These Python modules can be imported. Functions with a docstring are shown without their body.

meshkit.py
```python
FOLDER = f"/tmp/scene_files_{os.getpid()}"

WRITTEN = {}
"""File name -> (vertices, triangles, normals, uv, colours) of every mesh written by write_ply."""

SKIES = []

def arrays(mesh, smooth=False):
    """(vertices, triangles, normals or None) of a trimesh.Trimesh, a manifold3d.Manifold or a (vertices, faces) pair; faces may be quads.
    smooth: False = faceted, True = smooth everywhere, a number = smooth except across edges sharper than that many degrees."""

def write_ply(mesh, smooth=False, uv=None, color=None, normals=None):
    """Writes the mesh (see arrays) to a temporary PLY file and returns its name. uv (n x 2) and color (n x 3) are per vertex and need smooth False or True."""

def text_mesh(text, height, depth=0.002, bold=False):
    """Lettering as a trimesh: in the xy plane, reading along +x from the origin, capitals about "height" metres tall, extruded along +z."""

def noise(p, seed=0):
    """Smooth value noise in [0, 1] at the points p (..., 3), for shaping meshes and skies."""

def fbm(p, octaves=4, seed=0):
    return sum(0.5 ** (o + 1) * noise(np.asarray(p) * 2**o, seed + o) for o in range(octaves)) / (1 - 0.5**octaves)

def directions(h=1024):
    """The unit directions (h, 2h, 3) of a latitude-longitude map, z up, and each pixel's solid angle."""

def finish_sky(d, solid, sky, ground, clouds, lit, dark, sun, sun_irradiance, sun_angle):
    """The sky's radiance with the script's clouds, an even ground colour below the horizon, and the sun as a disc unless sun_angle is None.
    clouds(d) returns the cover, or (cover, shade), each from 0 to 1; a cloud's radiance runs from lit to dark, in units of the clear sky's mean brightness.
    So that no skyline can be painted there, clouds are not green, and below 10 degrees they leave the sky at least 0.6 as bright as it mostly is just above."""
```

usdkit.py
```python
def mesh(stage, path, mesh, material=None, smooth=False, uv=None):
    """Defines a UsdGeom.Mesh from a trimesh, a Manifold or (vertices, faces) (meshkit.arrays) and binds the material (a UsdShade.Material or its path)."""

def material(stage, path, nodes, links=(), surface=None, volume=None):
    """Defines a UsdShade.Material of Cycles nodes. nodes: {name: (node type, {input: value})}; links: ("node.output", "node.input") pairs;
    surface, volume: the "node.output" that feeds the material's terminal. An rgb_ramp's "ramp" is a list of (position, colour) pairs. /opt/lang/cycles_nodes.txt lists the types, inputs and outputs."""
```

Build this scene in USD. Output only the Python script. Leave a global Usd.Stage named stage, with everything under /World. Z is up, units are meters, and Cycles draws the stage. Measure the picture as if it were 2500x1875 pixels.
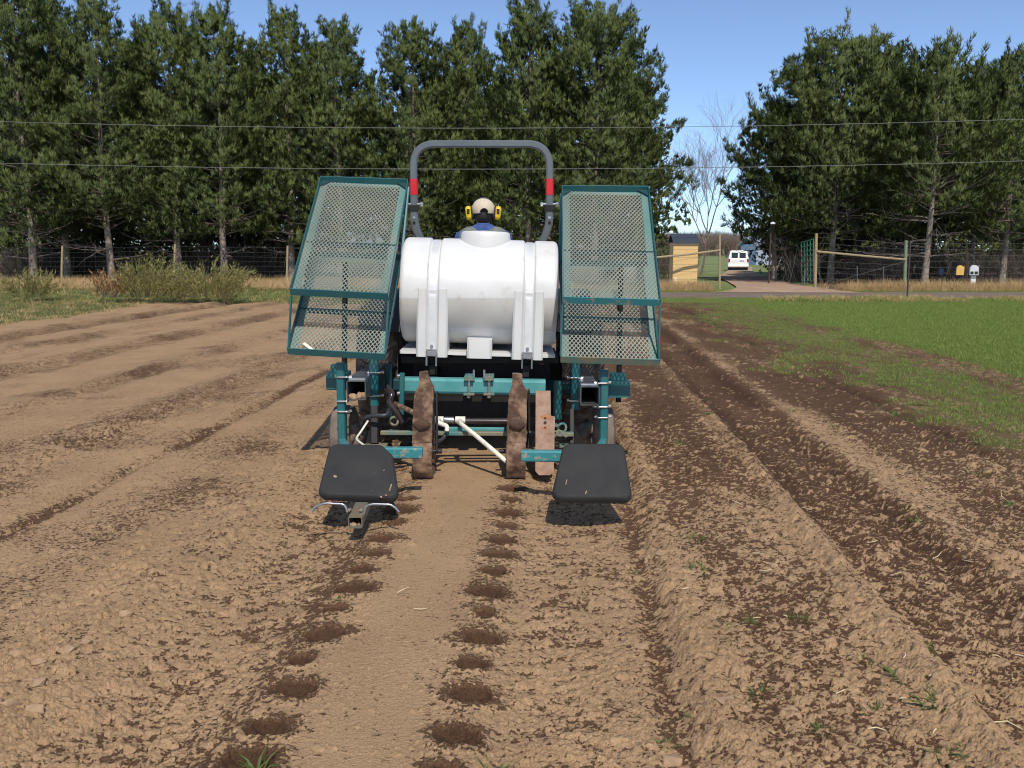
import math, numpy as np, trimesh, manifold3d as m3, usdkit
from pxr import Usd, UsdGeom, UsdLux, Gf, Sdf, UsdShade, Vt
from scipy.spatial import cKDTree

stage = Usd.Stage.CreateInMemory()
UsdGeom.SetStageUpAxis(stage, UsdGeom.Tokens.z)
UsdGeom.SetStageMetersPerUnit(stage, 1.0)
UsdGeom.Xform.Define(stage, '/World')
stage.SetDefaultPrim(stage.GetPrimAtPath('/World'))
UsdGeom.Scope.Define(stage, '/World/Looks')

# ------------------------------------------------------------------ camera, sky, sun, exposure
F, CX, CY, VH, H = 2150.0, 1250.0, 937.5, 615.0, 1.55      # focal length, centre and horizon in pixels of the 2500 px photograph; eye height
TH = math.atan((CY - VH) / F)
cam = UsdGeom.Camera.Define(stage, '/World/camera')
cam.CreateHorizontalApertureAttr(36.0)
cam.CreateVerticalApertureAttr(27.0)
cam.CreateFocalLengthAttr(36.0 * F / 2500)
cam.CreateClippingRangeAttr(Gf.Vec2f(0.05, 6000))
cam.AddTranslateOp().Set(Gf.Vec3d(0, 0, H))
cam.AddRotateXOp().Set(90 - math.degrees(TH))
cam.CreateExposureAttr(0.12)
SUN_EL, SUN_OFF = 49.0, 9.0                                # elevation; degrees to the right of straight behind the camera
SUN_I, SKY_S = 1.0, 0.14
sx, sy = math.sin(math.radians(SUN_OFF)), -math.cos(math.radians(SUN_OFF))
dome = UsdLux.DomeLight.Define(stage, '/World/sky')
skym = usdkit.material(stage, '/World/Looks/sky_air', {
    'sky': ('sky_texture', {'sky_type': 'single_scattering', 'sun_disc': False, 'sun_elevation': math.radians(SUN_EL),
                            'sun_rotation': math.atan2(sx, sy), 'altitude': 100.0, 'air_density': 0.58, 'aerosol_density': 0.45, 'ozone_density': 1.6}),
    'hs': ('hsv', {'saturation': 0.92, 'value': 1.12}), 'tint': ('mix_color', {'blend_type': 'multiply', 'fac': 1.0, 'b': (.90, 1.0, 1.08), 'use_clamp': False}),
    'bg': ('background_shader', {'strength': SKY_S})}, [('sky.color', 'hs.color'), ('hs.color', 'tint.a'), ('tint.result', 'bg.color')], surface='bg.background')
UsdShade.MaterialBindingAPI.Apply(dome.GetPrim()).Bind(skym)
dome.GetPrim().SetCustomDataByKey('kind', 'structure')
dome.GetPrim().SetCustomDataByKey('label', 'clear blue spring sky paling towards the horizon')
dome.GetPrim().SetCustomDataByKey('category', 'sky')
sun = UsdLux.DistantLight.Define(stage, '/World/sun')
sun.CreateIntensityAttr(SUN_I)
sun.CreateNormalizeAttr(True)
sun.CreateAngleAttr(0.53)
sun.CreateColorAttr(Gf.Vec3f(1.0, 0.955, 0.88))
sun.AddRotateZOp().Set(SUN_OFF)
sun.AddRotateXOp().Set(90 - SUN_EL)

# ------------------------------------------------------------------ helpers
V3 = lambda *a: np.array(a, float)

def ray(u, v):
    x, y = (u - CX) / F, (CY - v) / F
    return V3(x, math.cos(TH) + y * math.sin(TH), -math.sin(TH) + y * math.cos(TH))

def P(u, v, Y):
    d = ray(u, v)
    return V3(0, 0, H) + d * (Y / d[1])

def G(u, v, z=0.0):
    d = ray(u, v)
    return V3(0, 0, H) + d * ((z - H) / d[2])

used, origin = {}, {}

def numbered(parent, name):
    k = (parent, name)
    n = used.get(k, 0)
    used[k] = n + 1
    return f'{parent}/{name}' if n == 0 else f'{parent}/{name}_{n:03d}'

def data(prim, label=None, cat=None, group=None, kind=None):
    for k, val in (('label', label), ('category', cat), ('group', group), ('kind', kind)):
        if val:
            prim.SetCustomDataByKey(k, val)

def thing(name, label, cat, loc=(0, 0, 0), rz=0.0, group=None, scale=None):
    path = numbered('/World', name)
    x = UsdGeom.Xform.Define(stage, path)
    x.AddTranslateOp().Set(Gf.Vec3d(*map(float, loc)))
    if rz:
        x.AddRotateZOp().Set(float(rz))
    if scale is not None:
        x.AddScaleOp().Set(Gf.Vec3f(*map(float, scale)))
    origin[path] = V3(*loc)
    data(x.GetPrim(), label, cat, group)
    return path

def cat(parts):
    vs, fs, n = [], [], 0
    for p in parts:
        if hasattr(p, 'to_mesh'):
            q = p.to_mesh()
            v, f = np.asarray(q.vert_properties[:, :3], float), np.asarray(q.tri_verts, int)
        elif isinstance(p, trimesh.Trimesh):
            v, f = np.asarray(p.vertices), np.asarray(p.faces)
        else:
            v, f = np.asarray(p[0], float), np.asarray(p[1], int)
        vs.append(v)
        fs.append(f + n)
        n += len(v)
    return np.vstack(vs), np.vstack(fs)

def obj(name, mesh, mat, parent, smooth=False, local=False, label=None):
    """One Mesh prim under parent (a path). Points are given in world space unless local; they are stored relative to the thing's base."""
    if isinstance(mesh, list):
        mesh = cat(mesh)
    v, f = cat([mesh])
    root = '/'.join(parent.split('/')[:3])
    if not local and root in origin:
        v = v - origin[root]
    path = numbered(parent, name)
    usdkit.mesh(stage, path, (v, f), mat, smooth)
    if label:
        stage.GetPrimAtPath(path).SetCustomDataByKey('label', label)
    return path

def single(name, mesh, mat, label, cat_=None, group=None, kind=None, smooth=False):
    path = obj(name, mesh, mat, '/World', smooth)
    data(stage.GetPrimAtPath(path), label, cat_, group, kind)
    return path

def attrs(path, **kw):
    api = UsdGeom.PrimvarsAPI(stage.GetPrimAtPath(path))
    for k, a in kw.items():
        api.CreatePrimvar(k, Sdf.ValueTypeNames.FloatArray, 'vertex').Set(Vt.FloatArray.FromNumpy(np.asarray(a, np.float32)))

def dup(src, name, label, loc, rz, scale, group, category):
    path = numbered('/World', name)
    x = UsdGeom.Xform.Define(stage, path)
    x.GetPrim().GetReferences().AddInternalReference(src)
    x.ClearXformOpOrder()
    x.AddTranslateOp(opSuffix='at').Set(Gf.Vec3d(*map(float, loc)))
    x.AddRotateZOp(opSuffix='turn').Set(float(rz))
    x.AddScaleOp(opSuffix='size').Set(Gf.Vec3f(*map(float, scale)))
    x.GetPrim().SetInstanceable(True)
    data(x.GetPrim(), label, category, group)
    return path

def unit(a):
    a = np.asarray(a, float)
    return a / max(np.linalg.norm(a), 1e-9)

def beam(a, b, w, h, up=(0, 0, 1), c=None):
    a, b = V3(*a), V3(*b)
    d = unit(b - a)
    s = np.cross(d, up)
    if np.linalg.norm(s) < 1e-3:
        s = np.cross(d, (0, 1, 0))
    s = unit(s)
    u = np.cross(s, d)
    c = min(w, h) * 0.16 if c is None else c
    x, y = w / 2, h / 2
    ring = [(x - c, -y), (x, -y + c), (x, y - c), (x - c, y), (-x + c, y), (-x, y - c), (-x, -y + c), (-x + c, -y)]
    v = [a + s * p + u * q for p, q in ring] + [b + s * p + u * q for p, q in ring]
    f = []
    for i in range(8):
        j = (i + 1) % 8
        f += [(i, j, 8 + j), (i, 8 + j, 8 + i)]
    for i in range(1, 7):
        f += [(0, i + 1, i), (8, 8 + i, 9 + i)]
    return np.array(v), np.array(f)

def boxm(lo, hi, c=0.004):
    lo, hi = V3(*lo), V3(*hi)
    m = (lo + hi) / 2
    return beam((m[0], m[1], lo[2]), (m[0], m[1], hi[2]), hi[0] - lo[0], hi[1] - lo[1], up=(0, 1, 0), c=c)

def tube(pts, r, n=8):
    pts = np.asarray(pts, float)
    r = np.broadcast_to(np.asarray(r, float), len(pts))
    t = np.gradient(pts, axis=0)
    t /= np.linalg.norm(t, axis=1, keepdims=True) + 1e-12
    s = np.cross(t[0], (0.13, 0.21, 0.97))
    s = unit(s)
    v = []
    for p, d, rr in zip(pts, t, r):
        s = unit(s - d * np.dot(s, d))
        q = np.cross(d, s)
        for k in range(n):
            a = 2 * math.pi * k / n
            v.append(p + rr * (math.cos(a) * s + math.sin(a) * q))
    f = []
    m = len(pts)
    for i in range(m - 1):
        for k in range(n):
            a, b = i * n + k, i * n + (k + 1) % n
            f += [(a, b, b + n), (a, b + n, a + n)]
    for k in range(1, n - 1):
        f += [(0, k + 1, k), ((m - 1) * n, (m - 1) * n + k, (m - 1) * n + k + 1)]
    return np.array(v), np.array(f)

def bend(pts, r, n=5):
    """A polyline with its inner corners rounded to radius r."""
    pts = [V3(*p) for p in pts]
    out = [pts[0]]
    for a, b, c in zip(pts, pts[1:], pts[2:]):
        rr = min(r, np.linalg.norm(b - a) * .49, np.linalg.norm(c - b) * .49)
        p, q = b + unit(a - b) * rr, b + unit(c - b) * rr
        for k in range(n + 1):
            t = k / n
            out.append((1 - t) ** 2 * p + 2 * t * (1 - t) * b + t * t * q)
    return np.array(out + [pts[-1]])

def squaretube(pts, w, h, up):
    """A flat-sided bar of w x h swept along points lying in one plane whose normal is up."""
    pts = np.asarray(pts, float)
    t = np.gradient(pts, axis=0)
    v = []
    c = min(w, h) * .18
    x, y = w / 2, h / 2
    ring = [(x - c, -y), (x, -y + c), (x, y - c), (x - c, y), (-x + c, y), (-x, y - c), (-x, -y + c), (-x + c, -y)]
    up = unit(up)
    for p, d in zip(pts, t):
        s = unit(np.cross(unit(d), up))
        v += [p + s * a + up * b for a, b in ring]
    f = []
    m = len(pts)
    for i in range(m - 1):
        for k in range(8):
            a, b = i * 8 + k, i * 8 + (k + 1) % 8
            f += [(a, b, b + 8), (a, b + 8, a + 8)]
    for k in range(1, 7):
        f += [(0, k + 1, k), ((m - 1) * 8, (m - 1) * 8 + k, (m - 1) * 8 + k + 1)]
    return np.array(v), np.array(f)

def hollow(a, b, w, h, t=0.006, up=(0, 0, 1), r=0.012):
    """A square hollow section open at a, closed at b."""
    a, b = V3(*a), V3(*b)
    d = unit(b - a)
    s = unit(np.cross(d, up))
    u = np.cross(s, d)
    def ring(w, h, r):
        o = []
        for cx, cy, a0 in ((1, 1, 0), (-1, 1, 90), (-1, -1, 180), (1, -1, 270)):
            for k in range(4):
                an = math.radians(a0 + 30 * k)
                o.append((cx * (w / 2 - r) + r * math.cos(an), cy * (h / 2 - r) + r * math.sin(an)))
        return o
    ro, ri = ring(w, h, r), ring(w - 2 * t, h - 2 * t, max(r - t, .002))
    n = len(ro)
    v = [a + s * p + u * q for p, q in ro] + [b + s * p + u * q for p, q in ro] + [a + s * p + u * q for p, q in ri] + [b - d * .01 + s * p + u * q for p, q in ri]
    f = []
    for i in range(n):
        j = (i + 1) % n
        f += [(i, n + j, j), (i, n + i, n + j), (2 * n + i, 2 * n + j, 3 * n + j), (2 * n + i, 3 * n + j, 3 * n + i), (i, j, 2 * n + j), (i, 2 * n + j, 2 * n + i)]
    for i in range(1, n - 1):
        f += [(n, n + i + 1, n + i), (3 * n, 3 * n + i, 3 * n + i + 1)]
    return np.array(v), np.array(f)

def lathe(profile, center, axis='x', n=40):
    """Revolves (radius, height) pairs about an axis through center."""
    prof = np.asarray(profile, float)
    a = np.arange(n) * 2 * math.pi / n
    m = len(prof)
    r, z = prof[:, 0], prof[:, 1]
    A = np.stack([np.outer(np.cos(a), r), np.outer(np.sin(a), r), np.broadcast_to(z, (n, m))], -1).reshape(-1, 3)
    f = []
    for i in range(n):
        j = (i + 1) % n
        for k in range(m - 1):
            p, q = i * m + k, j * m + k
            f += [(p, q, q + 1), (p, q + 1, p + 1)]
    if axis == 'x':
        A = A[:, [2, 0, 1]]
    elif axis == 'y':
        A = A[:, [1, 2, 0]]
    return A + V3(*center), np.array(f)

def bolt(p, d, r=.009, L=.012, n=6):
    p, d = V3(*p), unit(d)
    return tube([p, p + d * L], r, n)

def rounded_plate(poly, thick, rad, n=6):
    """A cushion: the polygon (in its own plane xy) with rounded corners and edges, a Manifold lying at z in [-thick/2, thick/2]."""
    cs = m3.CrossSection([[tuple(map(float, p)) for p in poly]]).offset(-rad, m3.JoinType.Round, 2, 24).offset(rad, m3.JoinType.Round, 2, 24)
    out = []
    e = thick * .5
    steps = [(-1.0, -e * .75), (-.8, -e * .28), (-.4, -e * .06), (0, 0), (.4, -e * .06), (.8, -e * .28), (1.0, -e * .75)]
    rings = []
    base = np.array(cs.to_polygons()[0])
    c = base.mean(0)
    ext = np.linalg.norm(base - c, axis=1).max()
    v, f = [], []
    k = len(base)
    for zz, off in steps:
        q = c + (base - c) * (1 + off / ext)
        v += [(x, y, zz * thick / 2) for x, y in q]
    for i in range(len(steps) - 1):
        for j in range(k):
            a, b = i * k + j, i * k + (j + 1) % k
            f += [(a, b, b + k), (a, b + k, a + k)]
    v += [(c[0], c[1], -thick / 2), (c[0], c[1], thick / 2)]
    top = (len(steps) - 1) * k
    for j in range(k):
        f += [(len(v) - 2, (j + 1) % k, j), (len(v) - 1, top + j, top + (j + 1) % k)]
    return np.array(v), np.array(f)

def place(m, o, ex, ey, ez):
    v, f = m
    return V3(*o) + v[:, :1] * ex + v[:, 1:2] * ey + v[:, 2:3] * ez, f

# 2-D value noise on numpy arrays
_tab = np.random.default_rng(5).random((16, 512, 512)).astype(np.float32)

def n2(x, y, seed=0):
    t = _tab[seed % 16]
    xi, yi = np.floor(x).astype(np.int64), np.floor(y).astype(np.int64)
    fx, fy = x - xi, y - yi
    fx, fy = fx * fx * (3 - 2 * fx), fy * fy * (3 - 2 * fy)
    x0, x1, y0, y1 = xi % 512, (xi + 1) % 512, yi % 512, (yi + 1) % 512
    return (t[x0, y0] * (1 - fx) + t[x1, y0] * fx) * (1 - fy) + (t[x0, y1] * (1 - fx) + t[x1, y1] * fx) * fy

def fb(x, y, o=3, seed=0):
    return sum(.5 ** (k + 1) * n2(x * 2.03 ** k + 17.3 * k, y * 2.03 ** k + 9.1 * k, seed + k) for k in range(o)) / (1 - .5 ** o)

def ss(a, b, x):
    t = np.clip((x - a) / (b - a), 0, 1)
    return t * t * (3 - 2 * t)

# ------------------------------------------------------------------ materials
M = {}

def mat(name, color, rough=.6, metal=0.0, var=.15, scale=6.0, color2=None, lo=.35, hi=.7, bump=0.0, bscale=60.0, spec=.5, extra=None, obj_space=True):
    """A principled surface whose colour wanders between two tones in the object's own space."""
    c2 = color2 or tuple(c * (1 - var) for c in color)
    nodes = {'tc': ('texture_coordinate', {}), 'n': ('noise_texture', {'scale': scale, 'detail': 5.0, 'roughness': .62}),
             'r': ('rgb_ramp', {'ramp': [(lo, c2), (hi, color)]}),
             'p': ('principled_bsdf', {'roughness': rough, 'metallic': metal, 'specular_ior_level': spec, **(extra or {})})}
    links = [('tc.object', 'n.vector'), ('n.fac', 'r.fac'), ('r.color', 'p.base_color')]
    if bump:
        nodes['bn'] = ('noise_texture', {'scale': bscale, 'detail': 4.0})
        nodes['b'] = ('bump', {'strength': bump, 'distance': .01})
        links += [('tc.object', 'bn.vector'), ('bn.fac', 'b.height'), ('b.normal', 'p.normal')]
    M[name] = usdkit.material(stage, f'/World/Looks/{name}', nodes, links, surface='p.BSDF')
    return M[name]

def chipped(name, c1, c2, chip, rough=.42):
    M[name] = usdkit.material(stage, f'/World/Looks/{name}', {
        'tc': ('texture_coordinate', {}), 'n': ('noise_texture', {'scale': 5.0, 'detail': 5.0}), 'k': ('noise_texture', {'scale': 34.0, 'detail': 6.0, 'roughness': .7}),
        'r': ('rgb_ramp', {'ramp': [(.35, c2), (.65, c1)]}), 'kr': ('map_range', {'range_type': 'smoothstep', 'from_min': .655, 'from_max': .69, 'to_min': 0.0, 'to_max': .85, 'clamp': True}),
        'm': ('mix_color', {'blend_type': 'mix', 'b': chip}), 'ro': ('map_range', {'from_min': 0.0, 'from_max': 1.0, 'to_min': rough, 'to_max': .85}),
        'b': ('bump', {'strength': .12, 'distance': .004}), 'p': ('principled_bsdf', {})},
        [('tc.object', 'n.vector'), ('tc.object', 'k.vector'), ('n.fac', 'r.fac'), ('k.fac', 'kr.value'), ('r.color', 'm.a'), ('kr.result', 'm.fac'), ('m.result', 'p.base_color'),
         ('kr.result', 'ro.value'), ('ro.result', 'p.roughness'), ('k.fac', 'b.height'), ('b.normal', 'p.normal')], surface='p.BSDF')
chipped('teal_paint', (.008, .098, .108), (.030, .115, .112), (.22, .17, .115))
chipped('black_vinyl', (.013, .013, .0125), (.024, .021, .019), (.075, .058, .045), .8)
mat('dusty_teal', (.10, .30, .275), .55, scale=7, color2=(.05, .22, .22), bump=.1)
mat('worn_teal', (.03, .19, .20), .45, scale=22, color2=(.26, .24, .19), lo=.36, hi=.46, bump=.1)
mat('muddy_teal', (.045, .17, .16), .6, scale=5, color2=(.20, .17, .10), lo=.42, hi=.62, bump=.1)
mat('foot_steel', (.10, .12, .095), .65, scale=9, color2=(.16, .11, .065), bump=.15)
mat('dusty_mesh', (.275, .275, .215), .7, scale=4, color2=(.19, .22, .18), bump=.05)
mat('flange_teal', (.115, .205, .17), .65, scale=6, color2=(.075, .175, .155), bump=.1)
mat('dark_teal', (.006, .045, .05), .5, scale=10)
mat('black_steel', (.009, .009, .010), .55, scale=12, color2=(.020, .016, .013), bump=.1, spec=.3)
mat('tube_steel', (.17, .18, .18), .4, .7, scale=12, color2=(.10, .10, .095), bump=.05)
mat('black_hose', (.02, .016, .016), .22, scale=14, color2=(.05, .03, .028))
mat('dirt_on_steel', (.26, .16, .10), .9, scale=9, color2=(.085, .044, .026), lo=.44, hi=.60, bump=.5, bscale=30)
mat('pink_rust', (.42, .27, .19), .8, scale=14, color2=(.27, .155, .10), lo=.3, hi=.62, bump=.25, bscale=45)
mat('orange_rust', (.50, .19, .06), .85, scale=40)
mat('moist_mud', (.045, .024, .014), .95, scale=20, color2=(.09, .05, .03), bump=.6, bscale=25)
mat('dry_soil', (.37, .245, .14), .95, scale=30, color2=(.26, .165, .095), bump=.6, bscale=40)
mat('galvanised', (.55, .56, .56), .3, .85, scale=14, color2=(.4, .41, .42), bump=.05)
mat('bright_zinc', (.80, .80, .78), .22, .9, scale=30)
mat('strap_steel', (.74, .74, .73), .48, .35, scale=6, color2=(.62, .62, .61))
mat('white_plastic', (.63, .62, .595), .42, scale=3.0, color2=(.58, .56, .53), bump=.03, bscale=8, extra={'subsurface_weight': .12, 'subsurface_scale': .03, 'subsurface_radius': (1., .9, .8)})
M['filled_plastic'] = usdkit.material(stage, '/World/Looks/filled_plastic', {
    'tc': ('texture_coordinate', {}), 'sep': ('separate_xyz', {}), 'n': ('noise_texture', {'scale': 3.0, 'detail': 5.0}), 'n2': ('noise_texture', {'scale': 9.0, 'detail': 6.0, 'roughness': .7}),
    'lev': ('map_range', {'range_type': 'smoothstep', 'from_min': .440, 'from_max': .452, 'to_min': 1.0, 'to_max': 0.0, 'clamp': True}),
    'emp': ('rgb_ramp', {'ramp': [(.35, (.58, .565, .54)), (.65, (.64, .63, .61))]}), 'ful': ('rgb_ramp', {'ramp': [(.35, (.47, .445, .41)), (.65, (.535, .51, .475))]}),
    'm': ('mix_color', {'blend_type': 'mix'}), 'dr': ('rgb_ramp', {'ramp': [(.28, (.80, .74, .66)), (.42, (1, 1, 1))]}), 'd': ('mix_color', {'blend_type': 'multiply', 'fac': .8}),
    'p': ('principled_bsdf', {'roughness': .40, 'subsurface_weight': .1, 'subsurface_scale': .03, 'subsurface_radius': (1., .9, .8)})},
    [('tc.object', 'sep.vector'), ('sep.z', 'lev.value'), ('tc.object', 'n.vector'), ('tc.object', 'n2.vector'), ('n.fac', 'emp.fac'), ('n.fac', 'ful.fac'), ('emp.color', 'm.a'), ('ful.color', 'm.b'), ('lev.result', 'm.fac'),
     ('m.result', 'd.a'), ('n2.fac', 'dr.fac'), ('dr.color', 'd.b'), ('d.result', 'p.base_color')], surface='p.BSDF')
mat('cream_pipe', (.78, .74, .62), .4, scale=20, color2=(.62, .56, .44))
mat('grey_pipe', (.035, .037, .042), .4, scale=20)
mat('grey_paint', (.085, .095, .105), .38, scale=8, color2=(.11, .12, .125), bump=.05)
mat('red_reflector', (.55, .012, .016), .35, scale=10)
mat('tyre_rubber', (.03, .028, .026), .8, scale=9, color2=(.16, .11, .075), lo=.4, hi=.68, bump=.3)
mat('dusty_tyre', (.20, .155, .115), .85, scale=12, color2=(.11, .085, .065), bump=.4)
mat('tractor_body', (.016, .016, .017), .5, scale=6, color2=(.03, .024, .02))
mat('tractor_hood', (.38, .02, .015), .35, scale=4)
mat('tan_cloth', (.60, .50, .37), .9, scale=30, color2=(.50, .41, .30), bump=.2, bscale=200)
mat('blue_cloth', (.055, .095, .27), .9, scale=25, color2=(.03, .055, .17), bump=.25, bscale=150)
mat('grey_cloth', (.17, .18, .17), .9, scale=25, color2=(.11, .12, .11), bump=.25, bscale=150)
mat('dark_hair', (.012, .009, .008), .6, scale=60, bump=.5, bscale=180)
mat('yellow_shell', (.75, .46, .012), .35, scale=8)
mat('black_pad', (.015, .015, .015), .7, scale=8)
mat('skin', (.48, .27, .19), .55, scale=12, color2=(.42, .22, .15), extra={'subsurface_weight': .1, 'subsurface_scale': .01})
mat('osb_board', (.70, .47, .21), .8, scale=16, color2=(.58, .365, .14), bump=.2)
mat('pale_trim', (.74, .60, .40), .7, scale=10)
mat('roof_slate', (.035, .045, .065), .7, scale=18, color2=(.022, .026, .036))
mat('pale_wood', (.36, .27, .15), .85, scale=9, color2=(.27, .20, .11), bump=.3)
mat('green_wood', (.20, .25, .16), .85, scale=9, color2=(.15, .17, .10), bump=.3)
mat('rusty_post', (.06, .038, .03), .85, scale=20)
mat('gate_green', (.05, .19, .11), .5, scale=9)
mat('wire_grey', (.12, .115, .105), .6, scale=9)
mat('cable', (.16, .155, .13), .6, scale=9)
mat('van_white', (.82, .83, .82), .3, scale=3, color2=(.74, .73, .70))
mat('van_glass', (.025, .035, .045), .08, scale=3)
mat('van_dark', (.03, .03, .03), .6, scale=6)
mat('tail_red', (.30, .012, .012), .25, scale=9)
mat('plate_blue', (.55, .60, .66), .4, scale=60, color2=(.30, .36, .45))
mat('mailbox_yellow', (.78, .48, .12), .5, scale=9)
mat('mailbox_white', (.68, .68, .66), .5, scale=9)
mat('mailbox_navy', (.012, .018, .06), .45, scale=9)
mat('lamp_white', (.82, .82, .80), .4, scale=9)
mat('house_wall', (.42, .47, .52), .8, scale=6)
mat('house_trim', (.78, .78, .76), .6, scale=6)
mat('house_roof', (.20, .23, .26), .8, scale=8)
mat('shed_metal', (.32, .37, .44), .5, scale=3)
mat('bark', (.36, .285, .215), .95, scale=7, color2=(.13, .10, .08), bump=.8, bscale=14)
mat('bark_limb', (.13, .10, .075), .95, scale=5, color2=(.08, .062, .05))
mat('bark_dead', (.19, .15, .115), .95, scale=5, color2=(.13, .095, .075))
mat('bare_twig', (.34, .27, .24), .9, scale=2, color2=(.18, .13, .11))
mat('far_wood', (.24, .185, .15), .95, scale=.05, color2=(.17, .125, .10))
mat('willow_stem', (.20, .17, .06), .8, scale=6, color2=(.13, .10, .04))
mat('straw', (.62, .50, .30), .8, scale=40, color2=(.45, .34, .19))

def leaf(name, c1, c2, trans=.25, attr='tint', rough=.6):
    """Foliage: the tone follows each tuft's own number, some light comes through."""
    M[name] = usdkit.material(stage, f'/World/Looks/{name}', {
        'a': ('attribute', {'attribute': attr}), 'r': ('rgb_ramp', {'ramp': [(0, c1), (1, c2)]}),
        'p': ('principled_bsdf', {'roughness': rough, 'specular_ior_level': .25}), 't': ('translucent_bsdf', {}),
        'm': ('mix_closure', {'fac': trans})},
        [('a.fac', 'r.fac'), ('r.color', 'p.base_color'), ('r.color', 't.color'), ('p.BSDF', 'm.closure1'), ('t.BSDF', 'm.closure2')], surface='m.closure')
    return M[name]

leaf('pine_needles', (.044, .066, .016), (.112, .138, .034), .22)
leaf('spruce_needles', (.035, .06, .025), (.085, .115, .045), .2)
leaf('lawn_blades', (.13, .195, .04), (.31, .365, .09), .4)
leaf('verge_blades', (.085, .115, .035), (.21, .22, .085), .35)
leaf('dry_blades', (.40, .255, .115), (.68, .47, .23), .3)
leaf('rust_blades', (.20, .09, .03), (.42, .24, .10), .3)
leaf('willow_leaves', (.15, .145, .045), (.34, .30, .105), .35)
leaf('weed_blades', (.06, .10, .022), (.17, .23, .06), .35)

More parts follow.
